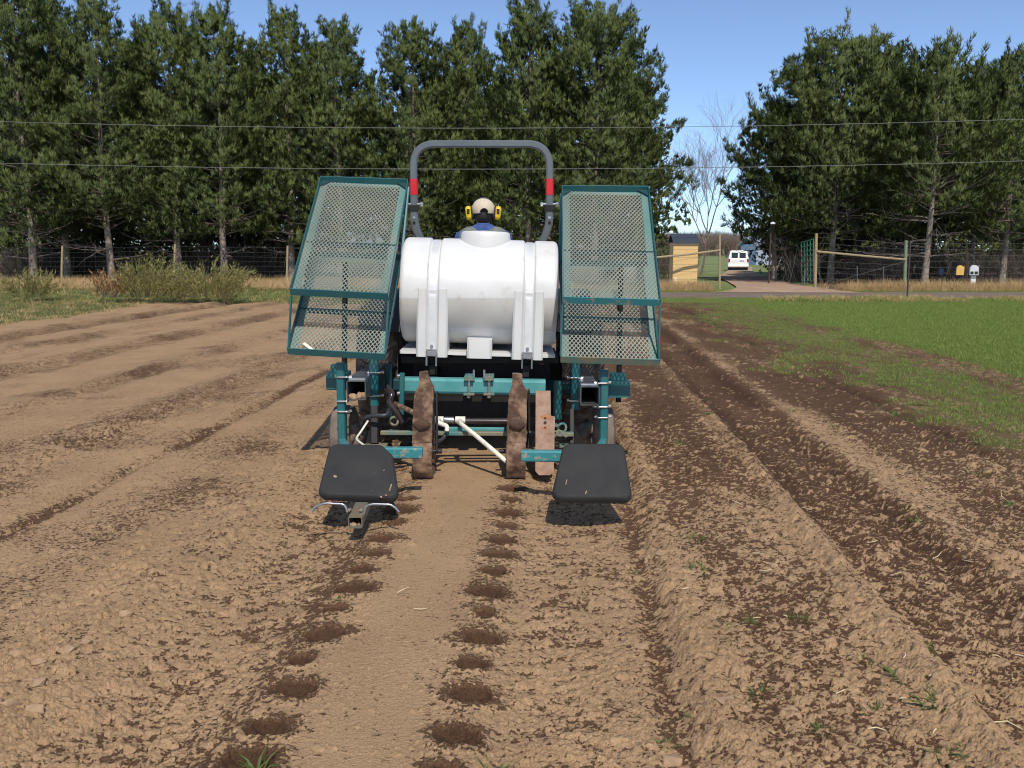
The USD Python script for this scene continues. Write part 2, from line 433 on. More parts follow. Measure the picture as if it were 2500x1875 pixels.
def ground_mat(name):
    # dry crust with moist crumbs showing through: the vertex number 'wet' says how much of the crust is broken
    M[name] = usdkit.material(stage, f'/World/Looks/{name}', {
        'w': ('attribute', {'attribute': 'wet'}), 'g': ('attribute', {'attribute': 'green'}), 'geo': ('geometry', {}),
        'map': ('mapping', {'mapping_type': 'point', 'scale': (1.0, 1.25, 1.0)}),
        'n1': ('noise_texture', {'scale': 50.0, 'detail': 6.0, 'roughness': .66, 'distortion': .5}), 'n2': ('noise_texture', {'scale': 2.2, 'detail': 5.0}),
        'n3': ('noise_texture', {'scale': 150.0, 'detail': 3.0}), 'n4': ('noise_texture', {'scale': 14.0, 'detail': 4.0}),
        'big': ('math', {'math_type': 'multiply_add', 'value2': .28, 'value3': -.14}),
        'a1': ('math', {'math_type': 'multiply_add', 'value2': .58}), 'a2': ('math', {'math_type': 'add'}),
        'mo': ('map_range', {'range_type': 'smoothstep', 'from_min': .622, 'from_max': .712, 'to_min': 0.0, 'to_max': 1.0, 'clamp': True}),
        'dry': ('rgb_ramp', {'ramp': [(.30, (.265, .165, .088)), (.5, (.362, .233, .129)), (.72, (.44, .293, .170))]}),
        'wetc': ('rgb_ramp', {'ramp': [(.3, (.062, .032, .018)), (.7, (.165, .092, .052))]}),
        'mix': ('mix_color', {'blend_type': 'mix'}), 'soak': ('map_range', {'range_type': 'smoothstep', 'from_min': .45, 'from_max': .9, 'to_min': 0.0, 'to_max': .62, 'clamp': True}), 'wd': ('mix_color', {'blend_type': 'mix', 'b': (.045, .024, .014)}),
        'r2': ('rgb_ramp', {'ramp': [(.3, (.88, .87, .86)), (.7, (1.06, 1.05, 1.04))]}), 'm': ('mix_color', {'blend_type': 'multiply', 'fac': 1.0, 'use_clamp': False}),
        'gr': ('rgb_ramp', {'ramp': [(.35, (.10, .125, .035)), (.65, (.20, .20, .07))]}), 'gm': ('mix_color', {'blend_type': 'mix'}), 'gg': ('math', {'math_type': 'power', 'value2': 1.6}),
        'h1': ('math', {'math_type': 'multiply_add', 'value2': -.9}), 'hs': ('math', {'math_type': 'multiply_add', 'value2': .45}),
        'b': ('bump', {'strength': 1.0, 'distance': .010}), 'p': ('principled_bsdf', {'roughness': .95, 'specular_ior_level': .12})},
        [('geo.position', 'map.vector'), ('map.vector', 'n1.vector'), ('geo.position', 'n2.vector'), ('geo.position', 'n3.vector'), ('geo.position', 'n4.vector'),
         ('n4.fac', 'big.value1'), ('w.fac', 'a1.value1'), ('big.value', 'a1.value3'), ('a1.value', 'a2.value1'), ('n1.fac', 'a2.value2'), ('a2.value', 'mo.value'),
         ('n3.fac', 'dry.fac'), ('n3.fac', 'wetc.fac'), ('dry.color', 'mix.a'), ('wetc.color', 'wd.a'), ('w.fac', 'soak.value'), ('soak.result', 'wd.fac'), ('wd.result', 'mix.b'), ('mo.result', 'mix.fac'),
         ('n2.fac', 'r2.fac'), ('mix.result', 'm.a'), ('r2.color', 'm.b'), ('n1.fac', 'gr.fac'), ('g.fac', 'gg.value1'), ('gg.value', 'gm.fac'), ('m.result', 'gm.a'), ('gr.color', 'gm.b'),
         ('mo.result', 'h1.value1'), ('n1.fac', 'h1.value3'), ('n3.fac', 'hs.value1'), ('h1.value', 'hs.value3'), ('hs.value', 'b.height'), ('b.normal', 'p.normal'), ('gm.result', 'p.base_color')], surface='p.BSDF')

ground_mat('tilled_soil')

def noisy_ground(name, stops, scale, detail=6.0, bump=.3):
    M[name] = usdkit.material(stage, f'/World/Looks/{name}', {
        'geo': ('geometry', {}), 'n': ('noise_texture', {'scale': scale, 'detail': detail, 'roughness': .65}), 'r': ('rgb_ramp', {'ramp': stops}),
        'nb': ('noise_texture', {'scale': scale * 20, 'detail': 3.0}), 'b': ('bump', {'strength': bump, 'distance': .03}), 'p': ('principled_bsdf', {'roughness': .95, 'specular_ior_level': .15})},
        [('geo.position', 'n.vector'), ('n.fac', 'r.fac'), ('r.color', 'p.base_color'), ('geo.position', 'nb.vector'), ('nb.fac', 'b.height'), ('b.normal', 'p.normal')], surface='p.BSDF')

noisy_ground('far_field', [(.35, (.11, .15, .045)), (.65, (.22, .23, .09))], .35)
noisy_ground('needle_litter', [(.35, (.10, .07, .04)), (.65, (.24, .17, .09))], 1.2)
noisy_ground('asphalt', [(.35, (.145, .108, .082)), (.65, (.195, .148, .115))], .8, bump=.1)
noisy_ground('red_gravel', [(.35, (.30, .195, .128)), (.65, (.41, .28, .19))], 1.0)
noisy_ground('pale_gravel', [(.35, (.26, .19, .14)), (.65, (.33, .25, .19))], 3.0)

# ------------------------------------------------------------------ the ground
RH = math.atan((1379 - CX) / F)                              # the rows run a little to the right of the view
ce, se = math.cos(RH), math.sin(RH)

HOLES_L = [(580, 1580), (635, 1500), (650, 1437), (700, 1378), (727, 1322), (765, 1278), (785, 1237), (808, 1200), (826, 1167), (848, 1132), (862, 1106), (874, 1083), (530, 1655), (490, 1725)]
HOLES_R = [(985, 1595), (1020, 1505), (1020, 1440), (1040, 1383), (1050, 1330), (1055, 1285), (1068, 1240), (1080, 1203), (1085, 1170), (1093, 1140), (1098, 1112), (1103, 1085), (1108, 1060), (955, 1680)]
holes = np.array([G(x * 1.1302, y * 1.1302)[:2] for x, y in HOLES_L + HOLES_R])

def soil(x, y):
    """Height, moisture and grass cover of the ground at x, y."""
    s0, t = x * ce - y * se, x * se + y * ce
    s = s0 + .05 * (n2(t * .35, s0 * 0 + 3.3, 1) - .5) + .035 * (n2(t * 1.7, s0 * 1.3, 2) - .5)
    g = lambda c, w, a: a * np.exp(-((s - c) / w) ** 2)
    z = .018 * ss(-1.14, -1.0, s) * (1 - ss(-.3, -.18, s))
    z = z + g(-1.36, .24, -.035) + g(-1.88, .18, .042) + g(-3.1, .05, -.025) + g(-3.3, .12, .015) + g(-3.85, .12, -.02) + g(-4.1, .2, .035) + g(-5.35, .15, -.025) + g(-5.65, .2, .03) + g(-7.45, .22, .055) + g(-7.05, .2, -.04) + g(-8.6, .2, -.03) + g(-9.0, .25, .045) + g(-10.65, .22, .06) + g(-10.2, .2, -.045)
    z = z + g(.06, .24, -.03) + g(.40, .065, -.028) + g(.54, .08, .012) + g(1.36, .07, .03) + .018 * ss(.46, .55, s) * (1 - ss(1.38, 1.46, s))
    z = z - .038 * ss(1.38, 1.52, s) * (1 - ss(1.92, 2.10, s)) + g(1.68, .12, .012) + g(2.14, .10, .016) + g(3.05, .09, .03) + g(3.22, .08, -.03)
    tr = np.exp(-((s + 1.38) / .27) ** 4) + np.exp(-((s - .07) / .25) ** 4)
    rut = np.exp(-((s - 1.72) / .26) ** 4)
    chev = fb(s * 7 + .0, t * 26 + 9 * np.abs(s - .07), 3, 3)
    z = z - .008 * tr * ss(.48, .62, chev) - .006 * rut * ss(.5, .6, chev)
    right = ss(.42, .52, s)
    left = 1 - ss(-1.75, -1.6, s)
    bed = ss(-1.0, -.9, s) * (1 - ss(-.42, -.32, s))
    near = 1 - ss(9, 22, y)
    fine = fb(x * 33, y * 33, 4, 4) - .5
    mid = fb(x * 7, y * 7, 3, 6) - .5
    rough = np.clip(.35 + .75 * right + .75 * tr + .5 * np.exp(-((s + 1.9) / .3) ** 2) + .6 * np.exp(-((s + 4.) / .4) ** 2) + .35 * np.exp(-((s + 5.4) / .6) ** 2) + .4 * left * ss(.5, .6, fb(s * .8, t * .3, 2, 8)) - .28 * bed, 0, 1.3)
    z = z + rough * (.015 * fine + .006 * mid) + .02 * (fb(x * 1.1, y * 1.1, 2, 9) - .5)
    # moisture
    pat = fb(s * 2.2, t * .8, 4, 10)
    dapple = fb(x * 19, y * 24, 4, 12)
    streak = fb(s * 9, t * 30, 2, 14)
    crest = np.exp(-((s - 1.34) / .12) ** 2) + np.exp(-((s - 2.2) / .2) ** 2) + .6 * np.exp(-((s - .56) / .10) ** 2)
    wet = .05 + .12 * (pat - .5) - .08 * bed
    wet = wet + right * (.29 + .30 * ss(.38, .60, pat) + .55 * (dapple - .5)) * (1 - .6 * np.clip(crest, 0, 1))
    wet = wet + tr * (.06 + .20 * ss(.50, .62, chev) + .14 * ss(.50, .62, dapple))
    wet = wet + g(.405, .07, .42) + g(-1.09, .07, .30) * ss(.38, .6, pat) + g(1.50, .08, .30) + g(1.98, .12, .34) + g(3.2, .10, .28)
    wet = wet + .20 * np.exp(-((s + .36) / .12) ** 2) + .12 * np.exp(-((s + .95) / .12) ** 2)
    wet = wet + left * .13 * ss(.55, .72, fb(s * 2.2, t * 1.3, 3, 2)) + left * (.24 * np.exp(-((s + 4.0) / .45) ** 2) + .26 * np.exp(-((s + 7.2) / .28) ** 2) + .26 * np.exp(-((s + 10.3) / .30) ** 2) + .20 * np.exp(-((s + 5.5) / .28) ** 2) + .22 * np.exp(-((s + 8.8) / .2) ** 2) + .15 * np.exp(-((s + 2.5) / .2) ** 2)) * (.72 + .28 * ss(.40, .58, pat)) * .85
    wet = wet + g(-3.1, .07, .42) * (.3 + .7 * ss(.35, .55, pat)) + g(-1.9, .25, .14)
    # grass cover
    e = (fb(x * .9, y * .6, 3, 5) - .5)
    e2 = (fb(x * 3.0, y * 3.0, 3, 7) - .5)
    green = ss(2.95, 4.5, s + 2.5 * e + 1.3 * e2 + .025 * (t - 8)) * (.55 + .45 * ss(5.0, 6.0, s + 1.5 * e))
    strip = np.exp(-((s - 5.35) / .42) ** 4) * ss(.30, .52, fb(s * 1.2, t * .35, 3, 11)) * (1 - ss(19, 23, t))
    green = green * (1 - .78 * strip)
    green = np.maximum(green, ss(26.2, 27.6, y + 1.5 * e) * ss(-9, -6, x + y * 0) * 1.0)
    lg = ss(11.6, 12.8, -(s0 + .06 * (t - 20)) + .9 * e + .5 * e2) * ss(-60, -10, y)
    green = np.maximum(green, lg * .8)
    green = np.maximum(green, ss(26.6, 27.6, y + 1.3 * e))
    # the berm along the far edge on the left, the road's bed on the right
    leftside = 1 - ss(-3.5, -1.5, x)
    z = z + leftside * .27 * ss(27.4, 30.2, y) - (1 - leftside) * .10 * ss(29.0, 29.7, y)
    z = z * np.where(y > 20, 1 - .5 * ss(20, 28, y) * (1 - leftside), 1)
    return z, wet, green, s, t

# vertices: rows get wider apart with distance, as what one sees of the ground does
rows = [1.0]
while rows[-1] < 31.0:
    yy = rows[-1]
    rows.append(yy + max(.0045, .00078 * yy * yy) if yy > 2.0 else yy + .02)
rows = np.array(rows)
lead = np.arange(-6, 1.0, .12)
rows = np.concatenate([lead, rows])
ncol = 880
uu = np.linspace(-1, 1, ncol)
yy = np.maximum(rows, .8)[:, None]
inner, outer = .06 + .605 * yy, 4.0 + 1.0 * yy              # most columns where the ground is seen close, the rest out to the sides
au = np.abs(uu)[None, :]
X = np.sign(uu)[None, :] * np.where(au < .9, inner * au / .9, inner + (outer - inner) * (np.maximum(au - .9, 0) / .1) ** 1.6)
Yg = np.repeat(rows[:, None], ncol, 1)
xv, yv = X.ravel(), Yg.ravel()
zv, wet, green, sv, tv = soil(xv, yv)
rng = np.random.default_rng(11)

def clods(zv, wet, n, ymin, ymax, rmin, rmax, dens, hfac, seed):
    """Crumbs and clods pushed up from the surface: n candidates, kept by dens(s, t)."""
    r_ = np.random.default_rng(seed)
    y = ymin * (ymax / ymin) ** r_.random(n)
    x = (r_.random(n) * 2 - 1) * (1.2 + .62 * y)
    s, t = x * ce - y * se, x * se + y * ce
    keep = r_.random(n) < dens(s, t)
    c = np.stack([x, y], 1)[keep]
    rad = (rmin + (rmax - rmin) * r_.random(len(c)) ** 2.2)
    squash = .7 + .6 * r_.random(len(c))
    sel = (yv > ymin - .2) & (yv < ymax + .2)
    q = np.stack([xv[sel], yv[sel]], 1)
    d, i = cKDTree(c).query(q, distance_upper_bound=rmax * 1.4)
    ok = np.isfinite(d)
    i2 = i[ok]
    dx, dy = (q[ok] - c[i2]).T
    ang = np.arctan2(dy, dx)
    rr = rad[i2] * (1 + .22 * np.sin(2 * ang + i2) + .16 * np.sin(3 * ang + 1.7 * i2) + .1 * np.sin(5 * ang + 2.3 * i2))
    w = np.clip(1 - (np.hypot(dx, dy * squash[i2]) / rr) ** 2, 0, 1)
    up = np.zeros(sel.sum())
    up[ok] = hfac * rad[i2] * np.minimum(1, 2.4 * w) * (.75 + .25 * np.sin(i2 * 3.1) * dx / rr) * (.8 + .4 * n2(q[ok][:, 0] * 60, q[ok][:, 1] * 60, 1))
    zz = zv.copy()
    zz[sel] += up
    ww = wet.copy()
    dr = np.zeros(sel.sum())
    dr[ok] = ss(.0, .25, w)
    ww[sel] = ww[sel] * (1 - .75 * dr) - .04 * dr
    return zz, ww

band = lambda s, c, w: np.exp(-((s - c) / w) ** 2)
dens_f = lambda s, t: np.clip(.30 + .5 * (s > .42) + .5 * band(s, -1.9, .28) + .35 * band(s, -1.38, .3) + .35 * band(s, .05, .3) + .5 * band(s, -4, .5) + .3 * band(s, -7.3, .4) - .27 * band(s, -.65, .25) - .3 * (s > 3.3), 0, 1)
dens_m = lambda s, t: np.clip(.10 + .45 * (s > .42) + .9 * band(s, -1.95, .3) + .6 * band(s, .52, .1) + .5 * band(s, 1.36, .1) + .35 * band(s, -4, .5) + .25 * band(s, -3.2, .2) + .2 * band(s, -7.3, .4) - .1 * band(s, -.65, .3) - .5 * (s > 3.4), 0, 1)
dens_b = lambda s, t: np.clip(.02 + .22 * (s > .45) + .95 * band(s, -1.98, .3) + .6 * band(s, .53, .08) + .4 * band(s, 1.36, .1) + .15 * band(s, -4, .5) + .3 * band(s, 2.18, .12) - .02 * band(s, -.65, .4) - .5 * (s > 3.4), 0, 1)
zv, wet = clods(zv, wet, 90000, 2.3, 8.0, .006, .015, dens_f, .5, 21)
zv, wet = clods(zv, wet, 34000, 2.3, 16.0, .011, .030, dens_m, .42, 22)
zv, wet = clods(zv, wet, 5200, 2.3, 24.0, .020, .055, dens_b, .5, 23)
# the planting holes: dark wet hollows with crumbled rims
d, i = cKDTree(holes).query(np.stack([xv, yv], 1), distance_upper_bound=.34)
ok = np.isfinite(d)
hx, hy = (np.stack([xv, yv], 1)[ok] - holes[i[ok]]).T
ragged = 1 + .55 * (fb(xv[ok] * 17, yv[ok] * 17, 3, 3) - .5) + .5 * (fb(xv[ok] * 45, yv[ok] * 45, 2, 6) - .5)
hsz = .060 + .015 * np.sin(i[ok] * 2.7)
q = np.hypot(hx * .80, hy) / (hsz * ragged)
zv[ok] += np.where(q < 1, -.034 * (1 - q ** 2), 0) + .010 * np.exp(-((q - 1.25) / .25) ** 2)
wet[ok] = np.maximum(wet[ok] * np.where(q < 1.05, 1, 1), (.90 + .08 * np.sin(i[ok] * 1.3)) * (1 - ss(.75, 1.22, q)))
spl = .34 * (1 - ss(.9, 2.2, q))
wet[ok] = np.maximum(wet[ok], spl)
wet = np.clip(wet, -.2, 1)
verts = np.stack([xv, yv, zv], 1)
nr = len(rows)
ii = (np.arange(nr - 1)[:, None] * ncol + np.arange(ncol - 1)[None, :]).ravel()
quads = np.stack([ii, ii + 1, ii + ncol + 1, ii + ncol], 1)
isg = green[quads].mean(1) > .45
is_left = verts[quads[:, 0], 0] < -3.0

def ground_piece(name, faces, label):
    keep, inv = np.unique(faces, return_inverse=True)
    f = inv.reshape(-1, 4)
    f = np.vstack([f[:, [0, 1, 2]], f[:, [0, 2, 3]]])
    p = single(name, (verts[keep], f), M['tilled_soil'], label, 'ground', None, 'structure', True)
    attrs(p, wet=wet[keep], green=green[keep])

ground_piece('ploughed_field', quads[~isg], 'tan tilled soil with wheel ruts, furrows and two rows of wet planting holes')
ground_piece('lawn', quads[isg & ~is_left], 'green mown grass between the right side of the field and the road')
ground_piece('grass_verge', quads[isg & is_left], 'low grassy bank along the far and left edge of the tilled field')

def height_at(x, y):
    return soil(np.atleast_1d(np.asarray(x, float)), np.atleast_1d(np.asarray(y, float)))[0]

def sheet(x0, x1, y0, y1, nx, ny, zf):
    x, y = np.meshgrid(np.linspace(x0, x1, nx), np.linspace(y0, y1, ny))
    v = np.stack([x.ravel(), y.ravel(), zf(x.ravel(), y.ravel())], 1)
    i = (np.arange(ny - 1)[:, None] * nx + np.arange(nx - 1)[None, :]).ravel()
    f = np.stack([i, i + 1, i + nx + 1, i + nx], 1)
    return v, np.vstack([f[:, [0, 1, 2]], f[:, [0, 2, 3]]])

def strip(left, right, z):
    l, r = np.array([(p[0], p[1], z) for p in left]), np.array([(p[0], p[1], z) for p in right])
    n = len(l)
    v = np.vstack([l, r])
    f = []
    for k in range(n - 1):
        f += [(k, n + k, n + k + 1), (k, n + k + 1, k + 1)]
    return v, np.array(f)

single('terrain', sheet(-2500, 2500, -60, 4000, 41, 41, lambda x, y: -.14 + 0 * x), M['far_field'], 'flat green grassland reaching to the horizon', 'ground', None, 'structure')
xs = np.linspace(-90, 120, 60)
single('road', strip([(x, 36.3 + .004 * x) for x in xs], [(x, 29.9 + .004 * x) for x in xs], -.085), M['asphalt'], 'grey brown country road crossing behind the field', 'road', None, 'structure')
single('road_shoulder', strip([(x, 29.9 + .004 * x) for x in xs], [(x, 29.55 + .1 * math.sin(x * 1.3)) for x in xs], -.081), M['pale_gravel'], 'pale gravel edge along the near side of the road', 'road shoulder', None, 'structure')
# the driveway: from the road up towards the van
c0 = [G(1760, 715, -.1), G(1748, 695, -.1), G(1768, 680, -.1), G(1786, 672, -.1), G(1800, 664, -.1), G(1805, 655, -.1)]
LFT = [G(1735, 714, -.1), G(1795, 705, -.1), G(1780, 690, -.1), G(1753, 676, -.1), G(1772, 665, -.1), G(1780, 652, -.1)]
RGT = [G(2110, 716, -.1), G(2010, 705, -.1), G(1930, 691, -.1), G(1875, 676, -.1), G(1842, 665, -.1), G(1838, 652, -.1)]
def smooth(pts, n=40):
    pts = np.array(pts)
    t = np.linspace(0, 1, len(pts))
    from scipy.interpolate import PchipInterpolator
    return PchipInterpolator(t, pts)(np.linspace(0, 1, n))
single('driveway', strip(smooth(LFT), smooth(RGT), -.077), M['red_gravel'], 'reddish dirt driveway curving from the road to the van between the pines', 'driveway', None, 'structure')
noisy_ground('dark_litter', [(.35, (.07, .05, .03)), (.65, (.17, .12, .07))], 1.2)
single('forest_floor', strip([(-60, 95), (12.2, 95)], [(-60, 39.5), (9.0, 38.5)], -.13), M['dark_litter'], 'brown needle litter under the left stand of pines', 'ground', None, 'structure')
single('forest_floor', strip([(27.0, 95), (80, 95)], [(14.0, 38.8), (80, 37.5)], -.126), M['dark_litter'], 'brown needle litter under the right stand of pines', 'ground', None, 'structure')

# ------------------------------------------------------------------ trees
def pine_meshes(Ht, cb, R, seed, whorl=.5, per=6, tpb=17, spread=.36, tuft=.30, low=.75, lean=0.0, flat=.66, K=10, wd=.052, dead=9, up0=12):
    """A pine's crown (vertices, triangles, tone), its trunk with limbs, and its bare dead branches; base at the origin."""
    r = np.random.default_rng(seed)
    pts, dirs, tone, ctr = [], [], [], []
    limb = []
    z = cb
    k = 0
    ax = lambda h: np.array([lean * h + .07 * math.sin(h * .5 + seed), .07 * math.cos(h * .4 + seed), h])
    while z < Ht - .35:
        q = (z - cb) / (Ht - cb)
        prof = (1 - q) ** flat * min(1.0, low + 3.0 * q)
        nb = per if q < .85 else max(3, per - 2)
        a0 = r.random() * 6.28
        for b in range(nb):
            a = a0 + 6.283 * b / nb + r.normal() * .25
            L = R * prof * (.68 + .5 * r.random()) + .25
            e = math.radians(up0 + 48 * q ** 1.3 + r.normal() * 8)
            # a branch does not reach above the crown's outline, give or take
            ct = cb + (Ht - cb) * (1 - min(.999, L * .8 / (R * 1.1)) ** (1 / flat)) - .25 + r.normal() * .38
            if z + L * math.sin(e) + .16 * L > ct:
                e = math.asin(max(-.25, min(math.sin(e), (ct - z) / L - .16)))
            hd = np.array([math.cos(a), math.sin(a), 0])
            sd = np.array([-math.sin(a), math.cos(a), 0])
            base = ax(z + r.normal() * .12)
            nc = max(4, int(tpb * 1.0 * (.3 + .7 * L / 3.0)))
            tt = 1 - .70 * r.random(nc) ** 1.2
            tt[0] = 1.0
            curve = .16 * L * tt ** 2
            lat = r.normal(size=nc) * spread * L * (1.12 - tt) + r.normal(size=nc) * .12
            lat[0] = 0
            p = base + np.outer(tt * L * math.cos(e), hd) + np.outer(lat, sd)
            p[:, 2] += tt * L * math.sin(e) + curve - np.abs(lat) * .12 + r.normal(size=nc) * .14
            dv = hd * .5 * (1 - .6 * q) + np.outer(np.sign(lat) * .22, sd) + np.array([0, 0, .95 + .5 * q]) + r.normal(size=(nc, 3)) * .12
            if q > .35 and r.random() < .55:                  # an upright shoot at the branch's end
                tipp = p[0] + np.outer(np.arange(1, 4) * (.18 + .05 * r.random()), [hd[0] * .25, hd[1] * .25, 1.0])
                p = np.vstack([p, tipp])
                dv = np.vstack([dv, np.tile([hd[0] * .15, hd[1] * .15, 1.3], (3, 1))])
                tt = np.append(tt, [1.1, 1.15, 1.2])
                nc += 3
            dv /= np.linalg.norm(dv, axis=1, keepdims=True)
            tn = np.clip(.45 + .12 * r.normal(size=nc) + .25 * (tt - .65) + r.normal() * .15, 0, 1)
            m6 = 2                                           # each branchlet ends in a few shoots that stand up together
            ctr.append(np.repeat(p, m6, 0))
            p = np.repeat(p, m6, 0) + r.normal(size=(nc * m6, 3)) * np.array([.05, .05, .06])
            dv = np.repeat(dv, m6, 0) + r.normal(size=(nc * m6, 3)) * .24
            pts.append(p)
            dirs.append(dv / np.linalg.norm(dv, axis=1, keepdims=True))
            tone.append(np.repeat(tn, m6))
            if L > .6:
                m_ = 4
                tq = np.linspace(0, .85, m_)
                lp = base + np.outer(tq * L * math.cos(e), hd)
                lp[:, 2] += tq * L * math.sin(e) + .16 * L * tq ** 2
                limb.append(tube(lp, np.linspace(.010 + .007 * L, .006, m_), 4))
        z += whorl * (.8 + .4 * r.random()) * (1 - .35 * q)
        k += 1
    for j in range(7):                                        # the leader
        h = Ht - .05 - .16 * j
        pts.append(ax(h)[None] + r.normal(size=(3, 3)) * .05 * (1 + j * .5))
        ctr.append(np.tile(ax(h - .1), (3, 1)))
        dirs.append(np.tile([0, 0, 1.0], (3, 1)) + r.normal(size=(3, 3)) * .18)
        tone.append(np.full(3, .55))
    P_, D_, T_ = np.vstack(pts), np.vstack(dirs), np.concatenate(tone)
    n = len(P_)
    D = D_[:, None, :] + .34 * r.normal(size=(n, K, 3))
    D /= np.linalg.norm(D, axis=2, keepdims=True)
    L = tuft * (.7 + .6 * r.random((n, K, 1)))
    side = np.cross(D, r.normal(size=(n, K, 3)))
    side /= np.linalg.norm(side, axis=2, keepdims=True) + 1e-9
    root = P_[:, None, :] + r.normal(size=(n, K, 3)) * .045
    a, b, c = root - side * wd / 2 + D * L * .25, root + side * wd / 2 + D * L * .25, root + D * L
    v = np.stack([a, b, c], 2)
    # soft shading normals: each clump is lit as the rounded brush it is
    C_ = np.vstack(ctr)
    out = C_ - np.stack([np.interp(C_[:, 2], [0, Ht], [0, lean * Ht]), 0 * C_[:, 2], C_[:, 2] - .35], 1)
    out /= np.linalg.norm(out, axis=1, keepdims=True) + 1e-6
    nv = (v - (C_ - .02 + D_ * .10)[:, None, None, :]) / .20 + .75 * out[:, None, None, :] + np.array([0, 0, .15])
    nv /= np.linalg.norm(nv, axis=3, keepdims=True) + 1e-6
    gn = np.cross(v[:, :, 1] - v[:, :, 0], v[:, :, 2] - v[:, :, 0])
    flip = (gn * nv.mean(2)).sum(2) < 0
    sw = v[flip][:, [1, 0, 2]]
    nsw = nv[flip][:, [1, 0, 2]]
    v[flip], nv[flip] = sw, nsw
    v, nv = v.reshape(-1, 3), nv.reshape(-1, 3)
    f = np.arange(len(v)).reshape(-1, 3)
    tint = np.repeat(np.clip(T_[:, None] + .08 * r.normal(size=(n, K)), 0, 1).ravel(), 3)
    hs = np.linspace(-.25, Ht * .96, 14)
    rb = .0115 * Ht + .03
    rad = np.maximum(rb * (1 - np.clip(hs, 0, None) / Ht) ** .8, .02) + .06 * np.exp(-np.clip(hs, 0, None) * 2.2)
    trunk = [tube(np.array([ax(max(h, 0)) + [0, 0, min(h, 0)] for h in hs]), rad, 9)]
    bare = []
    for j in range(dead):
        h = 1.1 + (cb + 1.6 - 1.1) * r.random()
        a = r.random() * 6.283
        Lb = R * (.3 + .55 * r.random())
        m_ = 6
        tq = np.linspace(0, 1, m_)
        hd = np.array([math.cos(a), math.sin(a), 0])
        lp = ax(h) + np.outer(tq * Lb, hd)
        lp[:, 2] += Lb * (.1 * tq + .14 * r.normal() * tq ** 2) + np.cumsum(r.normal(size=m_)) * .03
        lp[1:, :2] += np.cumsum(r.normal(size=(m_ - 1, 2)) * .10, 0)
        bare.append(tube(lp, np.linspace(.026 + .005 * R, .007, m_), 4))
        for w in range(5):
            q0 = lp[2 + w % 4]
            wv = hd * (.3 + .3 * r.random()) + r.normal(size=3) * .35
            bare.append(tube(np.array([q0, q0 + wv * .55, q0 + wv + [0, 0, .12 * r.normal()]]), [.012, .009, .005], 3))
    return (v, f, tint, nv), trunk, limb, bare

def pine(label, x, y, Ht, cb, R, seed, name='pine_tree', group=None, needles='pine_needles', rz=0, **kw):
    t = thing(name, label, 'tree', (x, y, -.12), rz, group)
    crown, wood, limbs, bare = pine_meshes(Ht, cb, R, seed, **kw)
    obj('trunk', wood, M['bark'], t, 40, local=True)
    obj('limbs', limbs, M['bark_limb'], t, True, local=True)
    if bare:
        obj('dead_branches', bare, M['bark_dead'], t, True, local=True)
    c = obj('crown', (crown[0], crown[1]), M[needles], t, False, local=True)
    attrs(c, tint=crown[2])
    mm = UsdGeom.Mesh(stage.GetPrimAtPath(c))
    mm.CreateNormalsAttr(Vt.Vec3fArray.FromNumpy(crown[3].astype(np.float32)))
    mm.SetNormalsInterpolation('vertex')
    return t

def tall(u, vtop, Y):
    """Where a tree stands whose axis is at u and whose tip is at vtop, at distance Y, and its height."""
    p = P(u, vtop, Y)
    return p[0], Y, p[2] + .12

front = [  # label, u, v of the tip, distance, crown base, crown radius
    ('very tall dark pine cut by the left edge of the picture', 22, -70, 50, 2.4, 4.7, {}),
    ('tall dense pine second from the left edge, its narrow top just leaving the frame', 112, -8, 54, 2.3, 4.2, {}),
    ('broad round-topped pine with a pale knotty trunk, left of the first notch of sky', 225, 5, 50.5, 3.0, 4.6, {}),
    ('pine with a rounded double top just right of the first notch of sky', 402, 12, 52, 2.4, 4.4, {}),
    ('slim pine with a narrow pointed tip and a dark trunk behind the willow shrub', 520, 20, 51, 2.6, 3.8, {}),
    ('loose open-topped pine with sky showing through, above the left rack', 692, 28, 53, 2.2, 3.7, {'tpb': 13}),
    ('bushy pine with a wide stepped top, above the right end of the left rack', 815, 56, 52, 2.2, 4.3, {}),
    ('lower cone-shaped pine standing alone between two notches of sky above the tank', 1008, 50, 52, 2.2, 4.3, {}),
    ('small pointed pine crammed between two bigger ones above the roll bar', 1134, 56, 54, 2.0, 3.5, {}),
    ('tall wide pine with a domed top behind the driver', 1292, 4, 50, 2.4, 4.2, {}),
    ('big outermost pine of the left stand, its wide crown overhanging the yellow box', 1462, 10, 49.5, 2.6, 5.1, {'flat': .52, 'low': .85, 'tpb': 22, 'spread': .42}),
]
for k, (lab, u, vt, Y, cb, R, kw) in enumerate(front):
    x, y, h = tall(u, vt, Y)
    pine(lab, x, y, h, cb, R, 100 + k, **kw)
pine('shorter pine filling the notch of sky between the left rack and the roll bar', *tall(905, 245, 56)[:2], tall(905, 245, 56)[2], 3.4, 3.4, 190)
right = [
    ('huge broad dome-shaped pine on the right of the driveway, behind the green gate', 2062, 92, 48, 2.8, 5.4, {'flat': .46, 'low': .9, 'tpb': 24, 'spread': .45, 'whorl': .44}),
    ('pine with a thick pale trunk and many bare low limbs beside the mailboxes', 2300, 112, 43, 3.4, 4.0, {'dead': 24}),
    ('dark pine cut by the right edge of the picture', 2492, 118, 46, 2.2, 3.9, {}),
    ('thin-topped pine between the bare-limbed pine and the right edge', 2405, 165, 51, 2.4, 3.4, {}),
    ('shorter pine overhanging the driveway, with black shade beneath it', 1905, 250, 51, 2.0, 3.4, {'flat': .5, 'dead': 12}),
    ('half-hidden pine left of the bare-limbed one, only its ragged top showing', 2245, 150, 53, 2.4, 3.0, {}),
]
